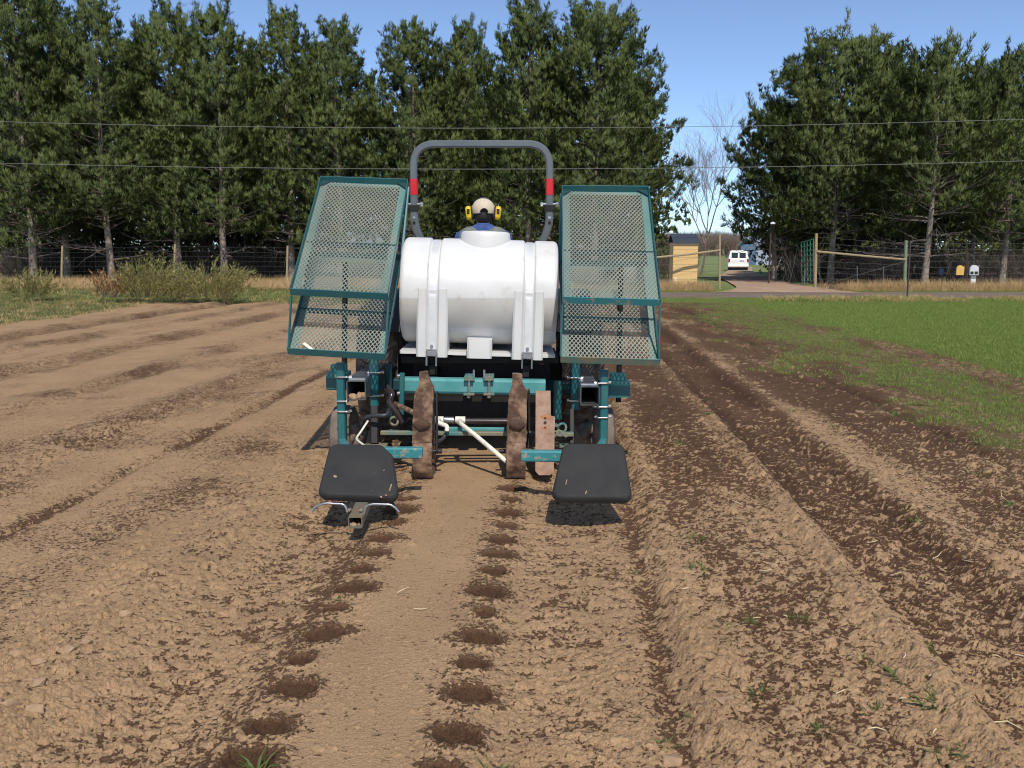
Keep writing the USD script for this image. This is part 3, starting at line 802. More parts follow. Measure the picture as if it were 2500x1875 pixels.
for k, (lab, u, vt, Y, cb, R, kw) in enumerate(right):
    x, y, h = tall(u, vt, Y)
    pine(lab, x, y, h, cb, R, 300 + k, **kw)
for k, (lab, u, vt) in enumerate([('taller of two thin dark spruce spires above the right stand', 2184, 118), ('shorter of two thin spruce spires above the right stand', 2156, 134)]):
    x, y, h = tall(u, vt, 60 + k)
    pine(lab, x, y, h, 3.0, 2.1, 400 + k, 'spruce_tree', needles='spruce_needles', flat=1.0, whorl=.34, per=7, tpb=12, tuft=.2, up0=-12, dead=0, wd=.07)
# the rows behind, which fill the stands and darken what is under them
proto = []
for k in range(3):
    t = pine('dark pine standing in the rows behind the front of the left stand', *tall((60, 330, 610)[k], (60, 75, 70)[k], 60 + k)[:2], 14.5 + .6 * k, .35, 3.9, 500 + k, group='pines in the rows behind the left stand', K=5, wd=.14, tpb=11, dead=8, low=.95)
    proto.append(t)
r_ = np.random.default_rng(77)
for k, u in enumerate([-60, 10, 130, 190, 260, 350, 440, 480, 560, 640, 740, 800, 1010, 1060, 1120, 1210, 1260, 1340, 1400, 1480, 1520, 1560]):
    Y = 57 + 9 * r_.random() if k % 2 else 66 + 8 * r_.random()
    x, y, h = tall(u, 165 + 80 * r_.random(), Y)
    s = h / 15.0
    dup(proto[k % 3], 'pine_tree', 'dark pine standing in the rows behind the front of the left stand', (x, y, -.12), r_.random() * 360, (s * .95, s * .95, s), 'pines in the rows behind the left stand', 'tree')
for k, u in enumerate([1952, 1985, 2000, 2040, 2110, 2160, 2215, 2290, 2340, 2430, 2475, 2540, 2600]):
    Y = 54 + 8 * r_.random() + (k % 2) * 6
    x, y, h = tall(u, 215 + 60 * r_.random(), Y)
    s = h / 15.0
    dup(proto[k % 3], 'pine_tree', 'dark pine standing in the rows behind the front of the right stand', (x, y, -.12), r_.random() * 360, (s, s, s), 'pines in the rows behind the right stand', 'tree')

# a bare deciduous tree in the gap
def bare_tree(seed, Ht, r0, depth=5, spread=.5):
    r = np.random.default_rng(seed)
    out, twig = [], []
    def grow(p, d, L, rad, k):
        n = 4
        pts = [p]
        for i in range(n):
            d = unit(d + r.normal(size=3) * .09 + [0, 0, .05])
            pts.append(pts[-1] + d * L / n)
        (out if k > 2 else twig).append(tube(np.array(pts), np.linspace(rad, rad * .66, n + 1), 6 if k > 3 else 3))
        if k == 0:
            return
        for j in range(3 if k < 4 else 4):
            dd = unit(d + r.normal(size=3) * spread * np.array([1, 1, .7]) + [0, 0, .12])
            grow(pts[-1] if j < 2 else pts[-2], dd, L * (.62 + .25 * r.random()), rad * .62, k - 1)
    grow(np.array([0, 0, -.1]), np.array([0, 0, 1.0]), Ht * .3, r0, depth)
    return out, twig

x, y, h = tall(1722, 285, 62)
t = thing('bare_tree', 'leafless tree with fine pale twigs in the gap of sky between the two stands', 'tree', (x, y, -.14))
w, tw = bare_tree(3, h * .98, .075, 6, .50)
obj('trunk', w, M['bare_twig'], t, True, local=True)
obj('twigs', tw, M['bare_twig'], t, True, local=True)

# ------------------------------------------------------------------ instanced grass, shrubs, far woodland
def blades(n, rad, h, wd, seed, bendy=.4, hvar=.5, upright=.5):
    r = np.random.default_rng(seed)
    a = r.random(n) * 6.283
    rr = rad * np.sqrt(r.random(n))
    base = np.stack([rr * np.cos(a), rr * np.sin(a), np.full(n, -.01)], 1)
    L = h * (1 - hvar * r.random(n))
    d = np.stack([np.cos(a), np.sin(a)], 1) * (upright * r.random(n))[:, None] + r.normal(size=(n, 2)) * .18
    d = np.concatenate([d, np.ones((n, 1))], 1)
    d /= np.linalg.norm(d, axis=1, keepdims=True)
    sd = np.stack([-np.sin(a + r.normal(size=n)), np.cos(a + r.normal(size=n)), np.zeros(n)], 1)
    m = base + d * (L * .55)[:, None]
    tip = m + (d + np.stack([np.cos(a), np.sin(a), -.3 * np.ones(n)], 1) * bendy) * (L * .5)[:, None]
    w = wd * (.7 + .6 * r.random(n))[:, None]
    v = np.stack([base - sd * w / 2, base + sd * w / 2, m - sd * w * .4, m + sd * w * .4, tip], 1).reshape(-1, 3)
    i = np.arange(n)[:, None] * 5
    f = np.concatenate([i + [0, 1, 3], i + [0, 3, 2], i + [2, 3, 4]], 0)
    return v, f, np.repeat(np.clip(.5 + .25 * r.normal(size=n), 0, 1), 5)

def instancer(name, label, category, protos, pos, scale, seed, kind='stuff', parent='/World', tilt=None):
    path = numbered(parent, name)
    pi = UsdGeom.PointInstancer.Define(stage, path)
    rels = []
    for k, (m_, mt) in enumerate(protos):
        q = f'{path}/clump' + ('' if k == 0 else f'_{k:03d}')
        usdkit.mesh(stage, q, (m_[0], m_[1]), mt, False)
        attrs(q, tint=m_[2])
        rels.append(q)
    pi.CreatePrototypesRel().SetTargets([Sdf.Path(q) for q in rels])
    r = np.random.default_rng(seed)
    n = len(pos)
    pi.CreateProtoIndicesAttr(Vt.IntArray.FromNumpy(r.integers(0, len(protos), n).astype(np.int32)))
    pi.CreatePositionsAttr(Vt.Vec3fArray.FromNumpy(np.asarray(pos, np.float32)))
    a = r.random(n) * 6.283
    pi.CreateOrientationsAttr(Vt.QuathArray([Gf.Quath(float(math.cos(t / 2)), 0.0, 0.0, float(math.sin(t / 2))) for t in a]))
    sc = np.asarray(scale, np.float32)
    sc = np.repeat(sc[:, None], 3, 1) if sc.ndim == 1 else sc
    pi.CreateScalesAttr(Vt.Vec3fArray.FromNumpy(sc))
    data(pi.GetPrim(), label, category, None, kind)
    return path

r_ = np.random.default_rng(31)
# lawn on the right: many small clumps, thinner where soil shows
n = 90000
y = 6 * (30.0 / 6) ** (r_.random(n) ** .62)
x = 1.5 + r_.random(n) * (.66 * y + 1)
z, w, g, s_, t_ = soil(x, y)
keep = (r_.random(n) < g ** 1.5 * np.where(s_ < 5.6, .75, 1.0)) & (g > .10) & (y < 29.3) & (x > -2.0)
pos = np.stack([x, y, z], 1)[keep]
lush = ss(5.0, 6.2, s_[keep]) * .25 + .72
lawnp = [(blades(16, .10, .085, .011, 1), M['lawn_blades']), (blades(16, .12, .07, .012, 2), M['lawn_blades']), (blades(12, .1, .10, .010, 3), M['lawn_blades'])]
instancer('lawn_grass', 'short green grass of the lawn on the right', 'grass', lawnp, pos, lush * (.6 + .6 * r_.random(len(pos))) * .8, 41)
# the verge on the left
n = 26000
x, y = -32 + 34 * r_.random(n), 15 + 15.6 * r_.random(n)
z, w, g, s_, t_ = soil(x, y)
keep = (r_.random(n) < g) & (g > .25) & (np.abs(x) < .66 * y + 1.2) & (x < 0)
pos = np.stack([x, y, z], 1)[keep]
instancer('verge_grass', 'green grass on the low bank left of the tractor', 'grass', [(lawnp[0][0], M['verge_blades']), (lawnp[1][0], M['verge_blades']), (lawnp[2][0], M['verge_blades']), (blades(14, .1, .10, .010, 12, .5), M['willow_leaves']), (blades(10, .12, .12, .008, 13, .6), M['dry_blades'])], pos, 1.0 * (.7 + .8 * r_.random(len(pos))), 42)
# dry grass along the fence, left and right, and on the bank
dryp = [(blades(26, .20, .55, .014, 5, .5), M['dry_blades']), (blades(26, .26, .42, .016, 6, .6), M['dry_blades']), (blades(22, .18, .7, .012, 7, .4), M['dry_blades'])]
n = 15000
x = -31 + 41 * r_.random(n)
y = 30.0 + 15 * r_.random(n)
z = np.where(y < 31, .24, -.13)
keep = (x < -1.5) & (y > 30.2) & ~((y > 30.9) & (y < 35.9)) & (fb(x * .35, y * .4, 3, 2) > .34) & ~((y < 31) & (r_.random(n) < .6))
pos = np.stack([x, y, z], 1)[keep]
instancer('dry_grass', 'tall straw-coloured dead grass along the foot of the left stand', 'grass', dryp, pos, .55 + .6 * r_.random(len(pos)), 43)
n = 2600
x = 2 + 30 * r_.random(n)
y = 37.4 + 2.6 * r_.random(n)
gapx = (x > 8.6) & (x < 13.6)
keep = ~gapx & (fb(x * .5, y * .5, 3, 4) > .40)
pos = np.stack([x, y, np.full(n, -.13)], 1)[keep]
instancer('dry_grass', 'straw-coloured dead grass along the right fence and under the rail', 'grass', dryp, pos, .5 + .6 * r_.random(len(pos)), 44)
# green edge beyond the road on the right
n = 5000
x = 3 + 27 * r_.random(n)
y = 36.5 + 1.3 * r_.random(n)
keep = ~((x > 9.4) & (x < 13.4))
pos = np.stack([x, y, np.full(n, -.13)], 1)[keep]
instancer('verge_grass', 'green grass edge between the road and the right fence', 'grass', lawnp, pos, .8 + .5 * r_.random(len(pos)), 45)
# yellowed grass tips on the near side of the road, right
n = 1500
x = 8 + 16 * r_.random(n)
y = 27.4 + 2.0 * r_.random(n)
keep = fb(x * .4, y * .8, 3, 7) > .46
pos = np.stack([x, y, height_at(x, y)], 1)[keep]
instancer('yellow_grass', 'yellowed longer grass on the near edge of the road at right', 'grass', [(blades(20, .2, .22, .012, 8, .6), M['dry_blades']), (blades(20, .2, .2, .012, 9, .6), M['lawn_blades'])], pos, .7 + .5 * r_.random(len(pos)), 46)
# brush under the pines
brushp = []
for k in range(3):
    r2 = np.random.default_rng(900 + k)
    tb = []
    for j in range(26):
        a = r2.random() * 6.283
        p0 = np.array([r2.normal() * .5, r2.normal() * .5, 0])
        hgt = 1.0 + 1.5 * r2.random()
        p1 = p0 + [math.cos(a) * .35, math.sin(a) * .35, hgt * .55]
        p2 = p1 + [math.cos(a) * .45 + r2.normal() * .2, math.sin(a) * .45 + r2.normal() * .2, hgt * .45]
        tb.append(tube(np.array([p0, p1, p2]), [.012, .010, .005], 3))
        for q in range(3):
            tb.append(tube(np.array([p1, p1 + r2.normal(size=3) * .3 + [0, 0, .25]]), [.007, .004], 3))
    v, f = cat(tb)
    brushp.append(((v, f, np.full(len(v), .4)), M['bark_limb']))
n = 560
x = -40 + 55 * r_.random(n)
y = 55 + 26 * r_.random(n)
keep = x < .195 * y
xr = 13 + 22 * r_.random(110)
yr = 46 + 16 * r_.random(110)
kr = xr > .30 * yr + .6
pos = np.concatenate([np.stack([x, y, np.full(n, -.13)], 1)[keep], np.stack([xr, yr, np.full(110, -.13)], 1)[kr]])
instancer('undergrowth', 'brown leafless brush and dead twigs under the pines', 'undergrowth', brushp, pos, .7 + .5 * r_.random(len(pos)), 47)
# bare woodland far behind the van
woodp = []
for k in range(3):
    w, tw = bare_tree(60 + k, 12, .15, 4, .4)
    v, f = cat(w + tw)
    woodp.append(((v, f, np.full(len(v), .5)), M['far_wood']))
n = 1700
x, y = 55 + 110 * r_.random(n), 380 + 120 * r_.random(n)
instancer('far_woodland', 'grey brown leafless woodland on the horizon behind the van', 'woodland', woodp, np.stack([x, y, np.full(n, -.14)], 1), .70 + .40 * r_.random(n), 48)
pw = [(woodp[0][0], M['lamp_white'])]

def willow(label, x, y, z, rad, hgt, seed, mat_leaf='willow_leaves', dens=260, name='willow_shrub', wd=.022):
    r = np.random.default_rng(seed)
    t = thing(name, label, 'shrub', (x, y, z))
    st, lp, ld, lt = [], [], [], []
    for j in range(dens // 3):
        a = r.random() * 6.283
        rr = rad * math.sqrt(r.random())
        hh = hgt * (1 - .45 * (rr / rad) ** 2) * (.65 + .4 * r.random())
        p0 = np.array([rr * .6 * math.cos(a), rr * .6 * math.sin(a), -.03])
        p2 = np.array([rr * 1.1 * math.cos(a) + .12 * r.normal() + .15 * hh, rr * 1.1 * math.sin(a), hh])
        p1 = (p0 + p2) / 2 + r.normal(size=3) * .04
        st.append(tube(np.array([p0, p1, p2]), [.007, .006, .003], 3))
        for q in range(12):
            s = .22 + .78 * r.random()
            p = p0 * (1 - s) + p2 * s + r.normal(size=3) * .05
            lp.append(p)
            ld.append(unit(p2 - p0 + r.normal(size=3) * hh * .45))
    lp, ld = np.array(lp), np.array(ld)
    sd = np.cross(ld, r.normal(size=ld.shape))
    sd /= np.linalg.norm(sd, axis=1, keepdims=True)
    L = .13 * (.6 + .8 * r.random((len(lp), 1)))
    v = np.stack([lp - sd * wd, lp + sd * wd, lp + ld * L], 1).reshape(-1, 3)
    obj('stems', st, M['willow_stem' if mat_leaf != 'rust_blades' else 'bark_dead'], t, True, local=True)
    c = obj('foliage', (v, np.arange(len(v)).reshape(-1, 3)), M[mat_leaf], t, False, local=True)
    attrs(c, tint=np.repeat(np.clip(.5 + .28 * r.normal(size=len(lp)), 0, 1), 3))

for lab, u, v, rad, hgt, sd, ml, dn in [
        ('yellow green willow shrub in front of the middle wooden fence post', 362, 722, 1.0, 1.45, 1, 'willow_leaves', 330),
        ('widest olive willow shrub, in front of the dark pine trunk', 520, 724, 1.25, 1.15, 2, 'willow_leaves', 380),
        ('low olive willow shrub nearest the left edge of the picture', 75, 722, .8, .85, 3, 'willow_leaves', 200),
        ('rust brown dry weed clump between the pale trunk and the tallest willow shrub', 268, 722, .6, .9, 4, 'rust_blades', 140),
        ('olive willow shrub joining the two larger ones in front of the fence', 440, 723, .7, .95, 5, 'willow_leaves', 170)]:
    p = G(u, v, .22)
    willow(lab, p[0], p[1], .22, rad, hgt, sd, ml, dn)

# weeds on the bare soil: each a tuft of its own
weedp = blades(34, .032, .055, .0055, 70, .9, .6, 1.3)
wlist = [(1712, 1397, 1.5), (2215, 1660, 1.5), (2300, 1728, 1.7), (1855, 1692, 1.1), (1697, 1318, 1.3), (1900, 1315, .8), (1765, 1530, .9), (1830, 1523, .9), (2012, 1785, .8), (2310, 1850, 1.0),
         (2370, 1842, 1.0), (1624, 1790, .8), (2250, 1595, 1.0), (1950, 1512, .9), (2136, 1740, .9), (1660, 1085, 1.4), (1727, 1000, 1.2), (1735, 1018, 1.0), (1720, 965, 1.0), (1930, 1000, 1.2), (1820, 1055, 1.0),
         (2080, 938, 1.6), (2150, 938, 1.6), (1960, 878, 1.5), (1775, 825, 1.3), (1725, 815, 1.2), (1676, 822, 1.1), (2310, 1075, 1.3), (2395, 1155, 1.3), (2240, 1265, 1.2), (2475, 1230, 1.3), (2040, 1035, 1.0),
         (1585, 990, .9), (838, 1460, .8), (625, 1868, 1.1), (1195, 1866, 1.2), (1700, 1735, .8), (2180, 1010, 1.5), (2010, 945, 1.4), (2400, 1080, 1.4), (2255, 985, 1.6), (1545, 1380, .7), (2110, 1615, .8)]
first = None
for k, (u, v, sc) in enumerate(wlist):
    p = G(u, v, .02)
    z = float(height_at(p[0], p[1])[0])
    lab = 'small green weed tuft growing on the bare soil right of the tractor' if u > 1500 else 'tiny green weed at the edge of a wet planting hole'
    grp = 'weeds on the bare soil' if u > 1500 else 'weeds by the planting holes'
    if first is None:
        first = thing('weed_tuft', lab, 'weed', (p[0], p[1], z), 0, grp, (sc,) * 3)
        c = obj('leaves', (weedp[0], weedp[1]), M['weed_blades'], first, False, local=True)
        attrs(c, tint=weedp[2])
    else:
        dup(first, 'weed_tuft', lab, (p[0], p[1], z), 47 * k, (sc, sc, sc * (.7 + .5 * ((k * 7) % 10) / 10)), grp, 'weed')
# straw bits lying on the soil
sb = []
for k in range(110):
    y0 = 2.6 * (14 / 2.6) ** r_.random()
    x0 = (.45 + .62 * y0 * r_.random() ** .8) if k % 9 else -y0 * .5 * r_.random()
    a = r_.random() * 6.283
    L = .02 + .07 * r_.random() ** 2
    z0 = float(height_at(x0, y0)[0]) + .014
    d = np.array([math.cos(a), math.sin(a), .25 * r_.normal()]) * L
    q_ = V3(x0, y0, z0)
    sb.append(tube(np.array([q_, q_ + d * .5 + V3(-d[1], d[0], .1 * L) * .15 * r_.normal(), q_ + d]), [.0022, .0026, .0016], 4))
single('straw_bits', sb, M['straw'], 'short pale straw stalks scattered over the bare soil', 'straw', None, 'stuff')

# ------------------------------------------------------------------ fences, gate, wires, boxes, buildings, van
def post(p0, p1, r=.055):
    p0, p1 = V3(*p0), V3(*p1)
    return tube([p0 + (0, 0, -.15), p0, (p0 * .5 + p1 * .5), p1 - (0, 0, .02), p1], [r, r, r * .97, r * .94, r * .8], 9)

GZ = -.13
t = thing('wire_fence', 'woven wire fence on slim pale posts in front of the left stand', 'fence', G(425, 692, GZ))
fp = []
for u, vt in ((-120, 600), (150, 600), (425, 596), (700, 600), (1010, 600), (1320, 604), (1590, 600)):
    b = G(u, 692, GZ)
    tp = P(u + (2 if u > 0 else 3), vt, b[1])
    fp.append((b, tp))
    obj('post', post(b, tp, .06), M['pale_wood'], t, 40)
for k in range(8):
    q = .08 + .86 * k / 7
    obj('wire', tube([a * (1 - q) + b * q for a, b in fp], .0035, 4), M['wire_grey'], t)
stays = []
for (a0, b0), (a1, b1) in zip(fp, fp[1:]):
    for j in range(1, 10):
        f_ = j / 10
        a, b = a0 * (1 - f_) + a1 * f_, b0 * (1 - f_) + b1 * f_
        stays.append(beam(a * .92 + b * .08, a * .06 + b * .94, .003, .003))
stage.GetPrimAtPath(obj('stay_wires', stays, M['wire_grey'], t)).SetCustomDataByKey('kind', 'stuff')

# the left end of the gateway: post and rail across the yellow box
b = G(1757, 705, GZ)
yl = b[1]
t = thing('fence_brace', 'post and pole rail brace crossing in front of the yellow box, left of the driveway', 'fence', b)
obj('post', post(b, P(1757, 573, yl), .055), M['pale_wood'], t, 40)
b2 = G(1588, 706, GZ)
obj('post', post(b2, P(1588, 575, b2[1]), .055), M['pale_wood'], t, 40)
obj('rail', tube([P(1588, 630, b2[1] - .09), P(1680, 621, yl - .09), P(1757, 611, yl - .05)], [.05, .05, .045], 8), M['pale_wood'], t, 40)
br = []
for q in np.linspace(.05, .9, 7):
    br.append(tube([b2 * (1 - q) + P(1588, 580, b2[1]) * q, b * (1 - q) + P(1757, 578, yl) * q], .006, 4))
obj('wires', br, M['wire_grey'], t)
# the right end
b = G(1990, 702, GZ)
b3 = G(2208, 705, GZ)
t = thing('fence_brace', 'post and pole rail brace with a greenish end post, right of the driveway', 'fence', b)
obj('post', post(b, P(1993, 570, b[1]), .075), M['pale_wood'], t, 40)
obj('post', post(b3, P(2212, 587, b3[1]), .08), M['green_wood'], t, 40, label='greenish weathered end post')
obj('rail', tube([P(1995, 614, b[1] - .08), P(2100, 624, b[1] * .5 + b3[1] * .5 - .09), P(2212, 634, b3[1] - .08)], [.055, .05, .05], 8), M['pale_wood'], t, 40)
obj('brace_wire', tube([P(1996, 700, b[1] - .1), P(2210, 638, b3[1] - .1)], .012, 4), M['wire_grey'], t)
wr = []
for q in np.linspace(.05, .95, 9):
    wr.append(tube([b * (1 - q) + P(1993, 572, b[1]) * q, b3 * (1 - q) + P(2212, 590, b3[1]) * q], .006, 4))
obj('wires', wr, M['wire_grey'], t)
for u in (2093, 2157):
    bb = G(u, 704, GZ)
    obj('stake', tube([bb, P(u, 650, bb[1])], .025, 6), M['wire_grey'], t)
t = thing('wire_fence', 'woven wire fence in shade behind the mailboxes', 'fence', b3)
fp = []
for u in (2208, 2360, 2560, 2760):
    bb = G(u, 703, GZ)
    fp.append((bb, P(u, 590, bb[1])))
    if u > 2210:
        obj('post', tube([bb, fp[-1][1]], .03, 6), M['rusty_post'], t)
for k in range(8):
    q = .06 + .9 * k / 7
    obj('wire', tube([a * (1 - q) + c * q for a, c in fp], .006, 4), M['wire_grey'], t)
# steel post nearer than the road
b = G(2214, 736, -.02)
single('steel_post', [beam(b - V3(0, 0, .1), P(2223, 587, b[1]), .05, .035), beam(P(2217, 690, b[1] - .03), P(2223, 590, b[1] - .03), .012, .03)], M['rusty_post'], 'thin dark steel post leaning slightly on the grass this side of the road', 'post')

# the open gate, seen nearly end on
hb, ht = G(1986, 700, GZ), P(1986, 584, G(1986, 700, GZ)[1])
eb = P(1957, 698, hb[1] + 3.0)
et = P(1956, 592, hb[1] + 3.0)
t = thing('farm_gate', 'green tubular gate swung open beside the driveway', 'gate', hb)
L0 = hb + V3(0, 0, .28)
for k in range(9):
    q = k / 8
    obj('bar', tube([L0 * (1 - q) + ht * q, (eb + V3(0, 0, .25)) * (1 - q) + et * q], .026, 6), M['gate_green'], t)
for k in range(5):
    q = k / 4
    obj('upright', tube([L0 * (1 - q) + (eb + V3(0, 0, .25)) * q, ht * (1 - q) + et * q], .027, 6), M['gate_green'], t)
pb = G(1963, 699, GZ)
single('steel_post', tube([pb, P(1965, 660, pb[1])], .04, 8), M['wire_grey'], 'short pale grey post at the foot of the green gate', 'post')

# overhead wires
for k, v0, lab in ((0, 313, 'upper of two overhead wires crossing in front of the pines'), (1, 413, 'lower of two overhead wires crossing in front of the pines')):
    pts = [P(u, v0 - (1.2e-5 if k == 0 else 1.1e-5) * (u - 1150) ** 2, 39.0) for u in np.linspace(-900, 3400, 60)]
    single('overhead_wire', tube(pts, .0125, 5), M['cable'], lab, 'wire', None, None, True)

# the yellow box with its dark roof
b = G(1673, 707, GZ)
by = yl + .48
bx = P(1673, 650, by)[0]
w = 60 / F * by / 2
zt = P(1673, 593, by)[2]
t = thing('yellow_shed', 'tall narrow yellow board hut with a dark roof by the driveway', 'shed', (bx, by, GZ))
obj('wall', boxm((bx - w, by, GZ - .1), (bx + w, by + .95, zt), .01), M['osb_board'], t)
obj('trim', boxm((bx - w - .03, by - .03, zt - .09), (bx + w + .03, by - .003, zt + .03), .008), M['pale_trim'], t)
zr = P(1673, 570, by)[2]
rf, r0 = [(bx - w - .04, by - .12, zt + .035), (bx + w + .04, by - .12, zt + .035), (bx + w + .04, by + .55, zr), (bx - w - .04, by + .55, zr), (bx - w - .04, by + 1.2, zt + .035), (bx + w + .04, by + 1.2, zt + .035)], None
v = np.array(rf + [(p[0], p[1], p[2] - .05) for p in rf])
f = np.array([(0, 1, 2), (0, 2, 3), (3, 2, 5), (3, 5, 4), (6, 8, 7), (6, 9, 8), (9, 11, 8), (9, 10, 11), (0, 6, 7), (0, 7, 1), (4, 5, 11), (4, 11, 10), (0, 3, 9), (0, 9, 6), (3, 4, 10), (3, 10, 9), (1, 7, 8), (1, 8, 2), (2, 8, 11), (2, 11, 5)])
obj('roof', (v, f), M['roof_slate'], t)
obj('notice', boxm((bx - w + .07, by - .012, zt - 1.75), (bx - w + .21, by - .004, zt - 1.58), .002), M['pale_trim'], t)

# mailboxes
def mailbox(label, u, v0, v1, vbase, matn, postm, pw, w, extra=None):
    b = G(u, vbase, GZ)
    Y = b[1]
    zb, zt = P(u, v1, Y)[2], P(u, v0, Y)[2]
    x = b[0]
    t = thing('mailbox', label, 'mailbox', b, -24)
    hw, hh = w / 2, zt - zb
    a = np.linspace(0, math.pi, 9)
    prof = [(x - hw, zb)] + [(x + hw, zb)] + [(x + hw * math.cos(q), zt - hw + hw * math.sin(q)) for q in a]
    cs = m3.CrossSection([[tuple(map(float, p)) for p in prof]])
    body = m3.Manifold.extrude(cs, .48)
    q = body.to_mesh()
    vv = np.asarray(q.vert_properties[:, :3], float)
    vv = np.stack([vv[:, 0], Y + vv[:, 2], vv[:, 1]], 1)
    obj('box', (vv, np.asarray(q.tri_verts)[:, ::-1]), M[matn], t, 40)
    cs2 = cs.offset(-.012)
    q = m3.Manifold.extrude(cs2, .012).to_mesh()
    vv = np.asarray(q.vert_properties[:, :3], float)
    obj('door', (np.stack([vv[:, 0], Y - .013 + vv[:, 2], vv[:, 1]], 1), np.asarray(q.tri_verts)[:, ::-1]), M[matn], t)
    obj('post', boxm((x - pw / 2, Y + .12, GZ - .1), (x + pw / 2, Y + .12 + pw * .7, zb), .006), M[postm], t)
    obj('flag', boxm((x + hw, Y + .15, zb + hh * .35), (x + hw + .012, Y + .19, zt), .002), M['tail_red' if extra == 'flag' else matn], t)
    return t, x, Y, zb, zt

mailbox('yellow mailbox on a dark post, between the other two mailboxes', 2341, 648, 672, 705, 'mailbox_yellow', 'rusty_post', .08, 17 / F * 40.5)
t, x, Y, zb, zt = mailbox('pale grey mailbox with two dark openings on a white post', 2375, 647, 672, 707, 'mailbox_white', 'lamp_white', .20, 20 / F * 38)
for s in (-1, 1):
    obj('opening', boxm((x + s * .085 - .065, Y - .018, zb + .04), (x + s * .085 + .065, Y - .0145, zb + .17), .002), M['black_pad'], t)
mailbox('dark blue mailbox on a thin post beside the thick pale pine trunk', 2295, 655, 671, 704, 'mailbox_navy', 'wire_grey', .05, 10 / F * 40)

# a yard lamp under the dark pines
p = P(1887, 545, 46.2)
t = thing('yard_lamp', 'white lamp head on a pole in the black shade under the right stand', 'lamp', (p[0], p[1], GZ))
obj('pole', tube([(p[0], p[1] + .3, GZ), (p[0], p[1] + .3, p[2] + .05), p + V3(0, .1, .06)], [.05, .04, .03], 7), M['rusty_post'], t)
obj('head', lathe([(0, .07), (.07, .06), (.13, .02), (.14, -.03), (.1, -.05), (0, -.055)], p, 'z', 16), M['lamp_white'], t, 40)

# house behind the left stand, shed behind the van
def house(name, label, x0, x1, y0, y1, zw, zr, wall, roof, windows, catg):
    t = thing(name, label, catg, ((x0 + x1) / 2, y0, GZ))
    obj('wall', boxm((x0, y0, GZ - .1), (x1, y1, zw), .01), M[wall], t)
    ym = (y0 + y1) / 2
    e = .35
    v = np.array([(x0 - e, y0 - e, zw - .1), (x1 + e, y0 - e, zw - .1), (x1 + e, ym, zr), (x0 - e, ym, zr), (x1 + e, y1 + e, zw - .1), (x0 - e, y1 + e, zw - .1)])
    v = np.vstack([v, v - V3(0, 0, .14)])
    f = np.array([(0, 1, 2), (0, 2, 3), (3, 2, 4), (3, 4, 5), (6, 8, 7), (6, 9, 8), (9, 10, 8), (9, 11, 10), (0, 6, 7), (0, 7, 1), (5, 4, 10), (5, 10, 11), (0, 3, 9), (0, 9, 6), (3, 5, 11), (3, 11, 9), (1, 7, 8), (1, 8, 2), (2, 8, 10), (2, 10, 4)])
    obj('roof', (v, f), M[roof], t)
    for (a, b, c, d) in windows:
        wp = obj('window', [boxm((a, y0 - .05, c - .06), (b, y0 - .002, c), .005), boxm((a, y0 - .05, d), (b, y0 - .002, d + .06), .005), boxm((a - .06, y0 - .05, c - .06), (a, y0 - .002, d + .06), .005), boxm((b, y0 - .05, c - .06), (b + .06, y0 - .002, d + .06), .005)], M['house_trim'], t)
        obj('pane', boxm((a, y0 - .02, c), (b, y0 - .003, d), .002), M['van_glass'], wp)
    return t

hx = P(905, 600, 92)[0]
house('house', 'grey roofed pale house glimpsed between the trunks behind the left rack', hx - 3.6, hx + 4.2, 92, 99, 2.6, 5.0, 'house_wall', 'house_roof', [(hx - 2.4, hx - 1.2, 1.0, 2.1), (hx + .2, hx + 2.4, .9, 2.1)], 'house')
sx0 = P(1847, 600, 118)[0]
house('metal_shed', 'grey blue metal building at the dark edge of the right stand behind the van', sx0, sx0 + 5, 118, 126, 2.6, 3.6, 'shed_metal', 'shed_metal', [], 'building')

# the van, seen from behind
vy = 80.0
vx = P(1803, 640, vy)[0]
vz = P(1803, 663, vy)[2]
t = thing('white_van', 'white van with two rear windows parked at the end of the driveway', 'van', (vx, vy, vz), -13)
q = .42
pts = lambda *a: [(vx + p[0], vy + p[1], vz + p[2]) for p in a]
def hullm(ps):
    return m3.Manifold.hull_points(np.array(ps, float))
lower = hullm(pts((-.86, .05, .38), (.86, .05, .38), (-.9, .04, .95), (.9, .04, .95), (-.89, .1, 1.12), (.89, .1, 1.12), (-.9, 4.3, .4), (.9, 4.3, .4), (-.9, 3.6, 1.12), (.9, 3.6, 1.12), (-.8, 4.7, .5), (.8, 4.7, .5), (-.8, 4.6, .95), (.8, 4.6, .95)))
upper = hullm(pts((-.88, .08, 1.08), (.88, .08, 1.08), (-.74, .30, 1.80), (.74, .30, 1.80), (-.66, .36, 1.88), (.66, .36, 1.88), (-.88, 3.5, 1.08), (.88, 3.5, 1.08), (-.74, 2.8, 1.80), (.74, 2.8, 1.80), (-.66, 2.7, 1.87), (.66, 2.7, 1.87)))
obj('body', lower + upper, M['van_white'], t, 30)
def rear_quad(x0, x1, z0, z1, off=.012):
    yz = lambda z: .08 + (z - 1.08) * (.22 / .72) if z > 1.08 else .05
    a = [(x0, yz(z0) - off, z0), (x1, yz(z0) - off, z0), (x1 - (.07 if x1 > 0 else -.0) * 0, yz(z1) - off, z1), (x0, yz(z1) - off, z1)]
    b = [(p[0], p[1] + off + .004, p[2]) for p in a]
    v = np.array(pts(*(a + b)))
    f = np.array([(0, 1, 2), (0, 2, 3), (4, 6, 5), (4, 7, 6), (0, 4, 5), (0, 5, 1), (1, 5, 6), (1, 6, 2), (2, 6, 7), (2, 7, 3), (3, 7, 4), (3, 4, 0)])
    return v, f
obj('rear_window', rear_quad(-.62, -.07, 1.22, 1.68), M['van_glass'], t)
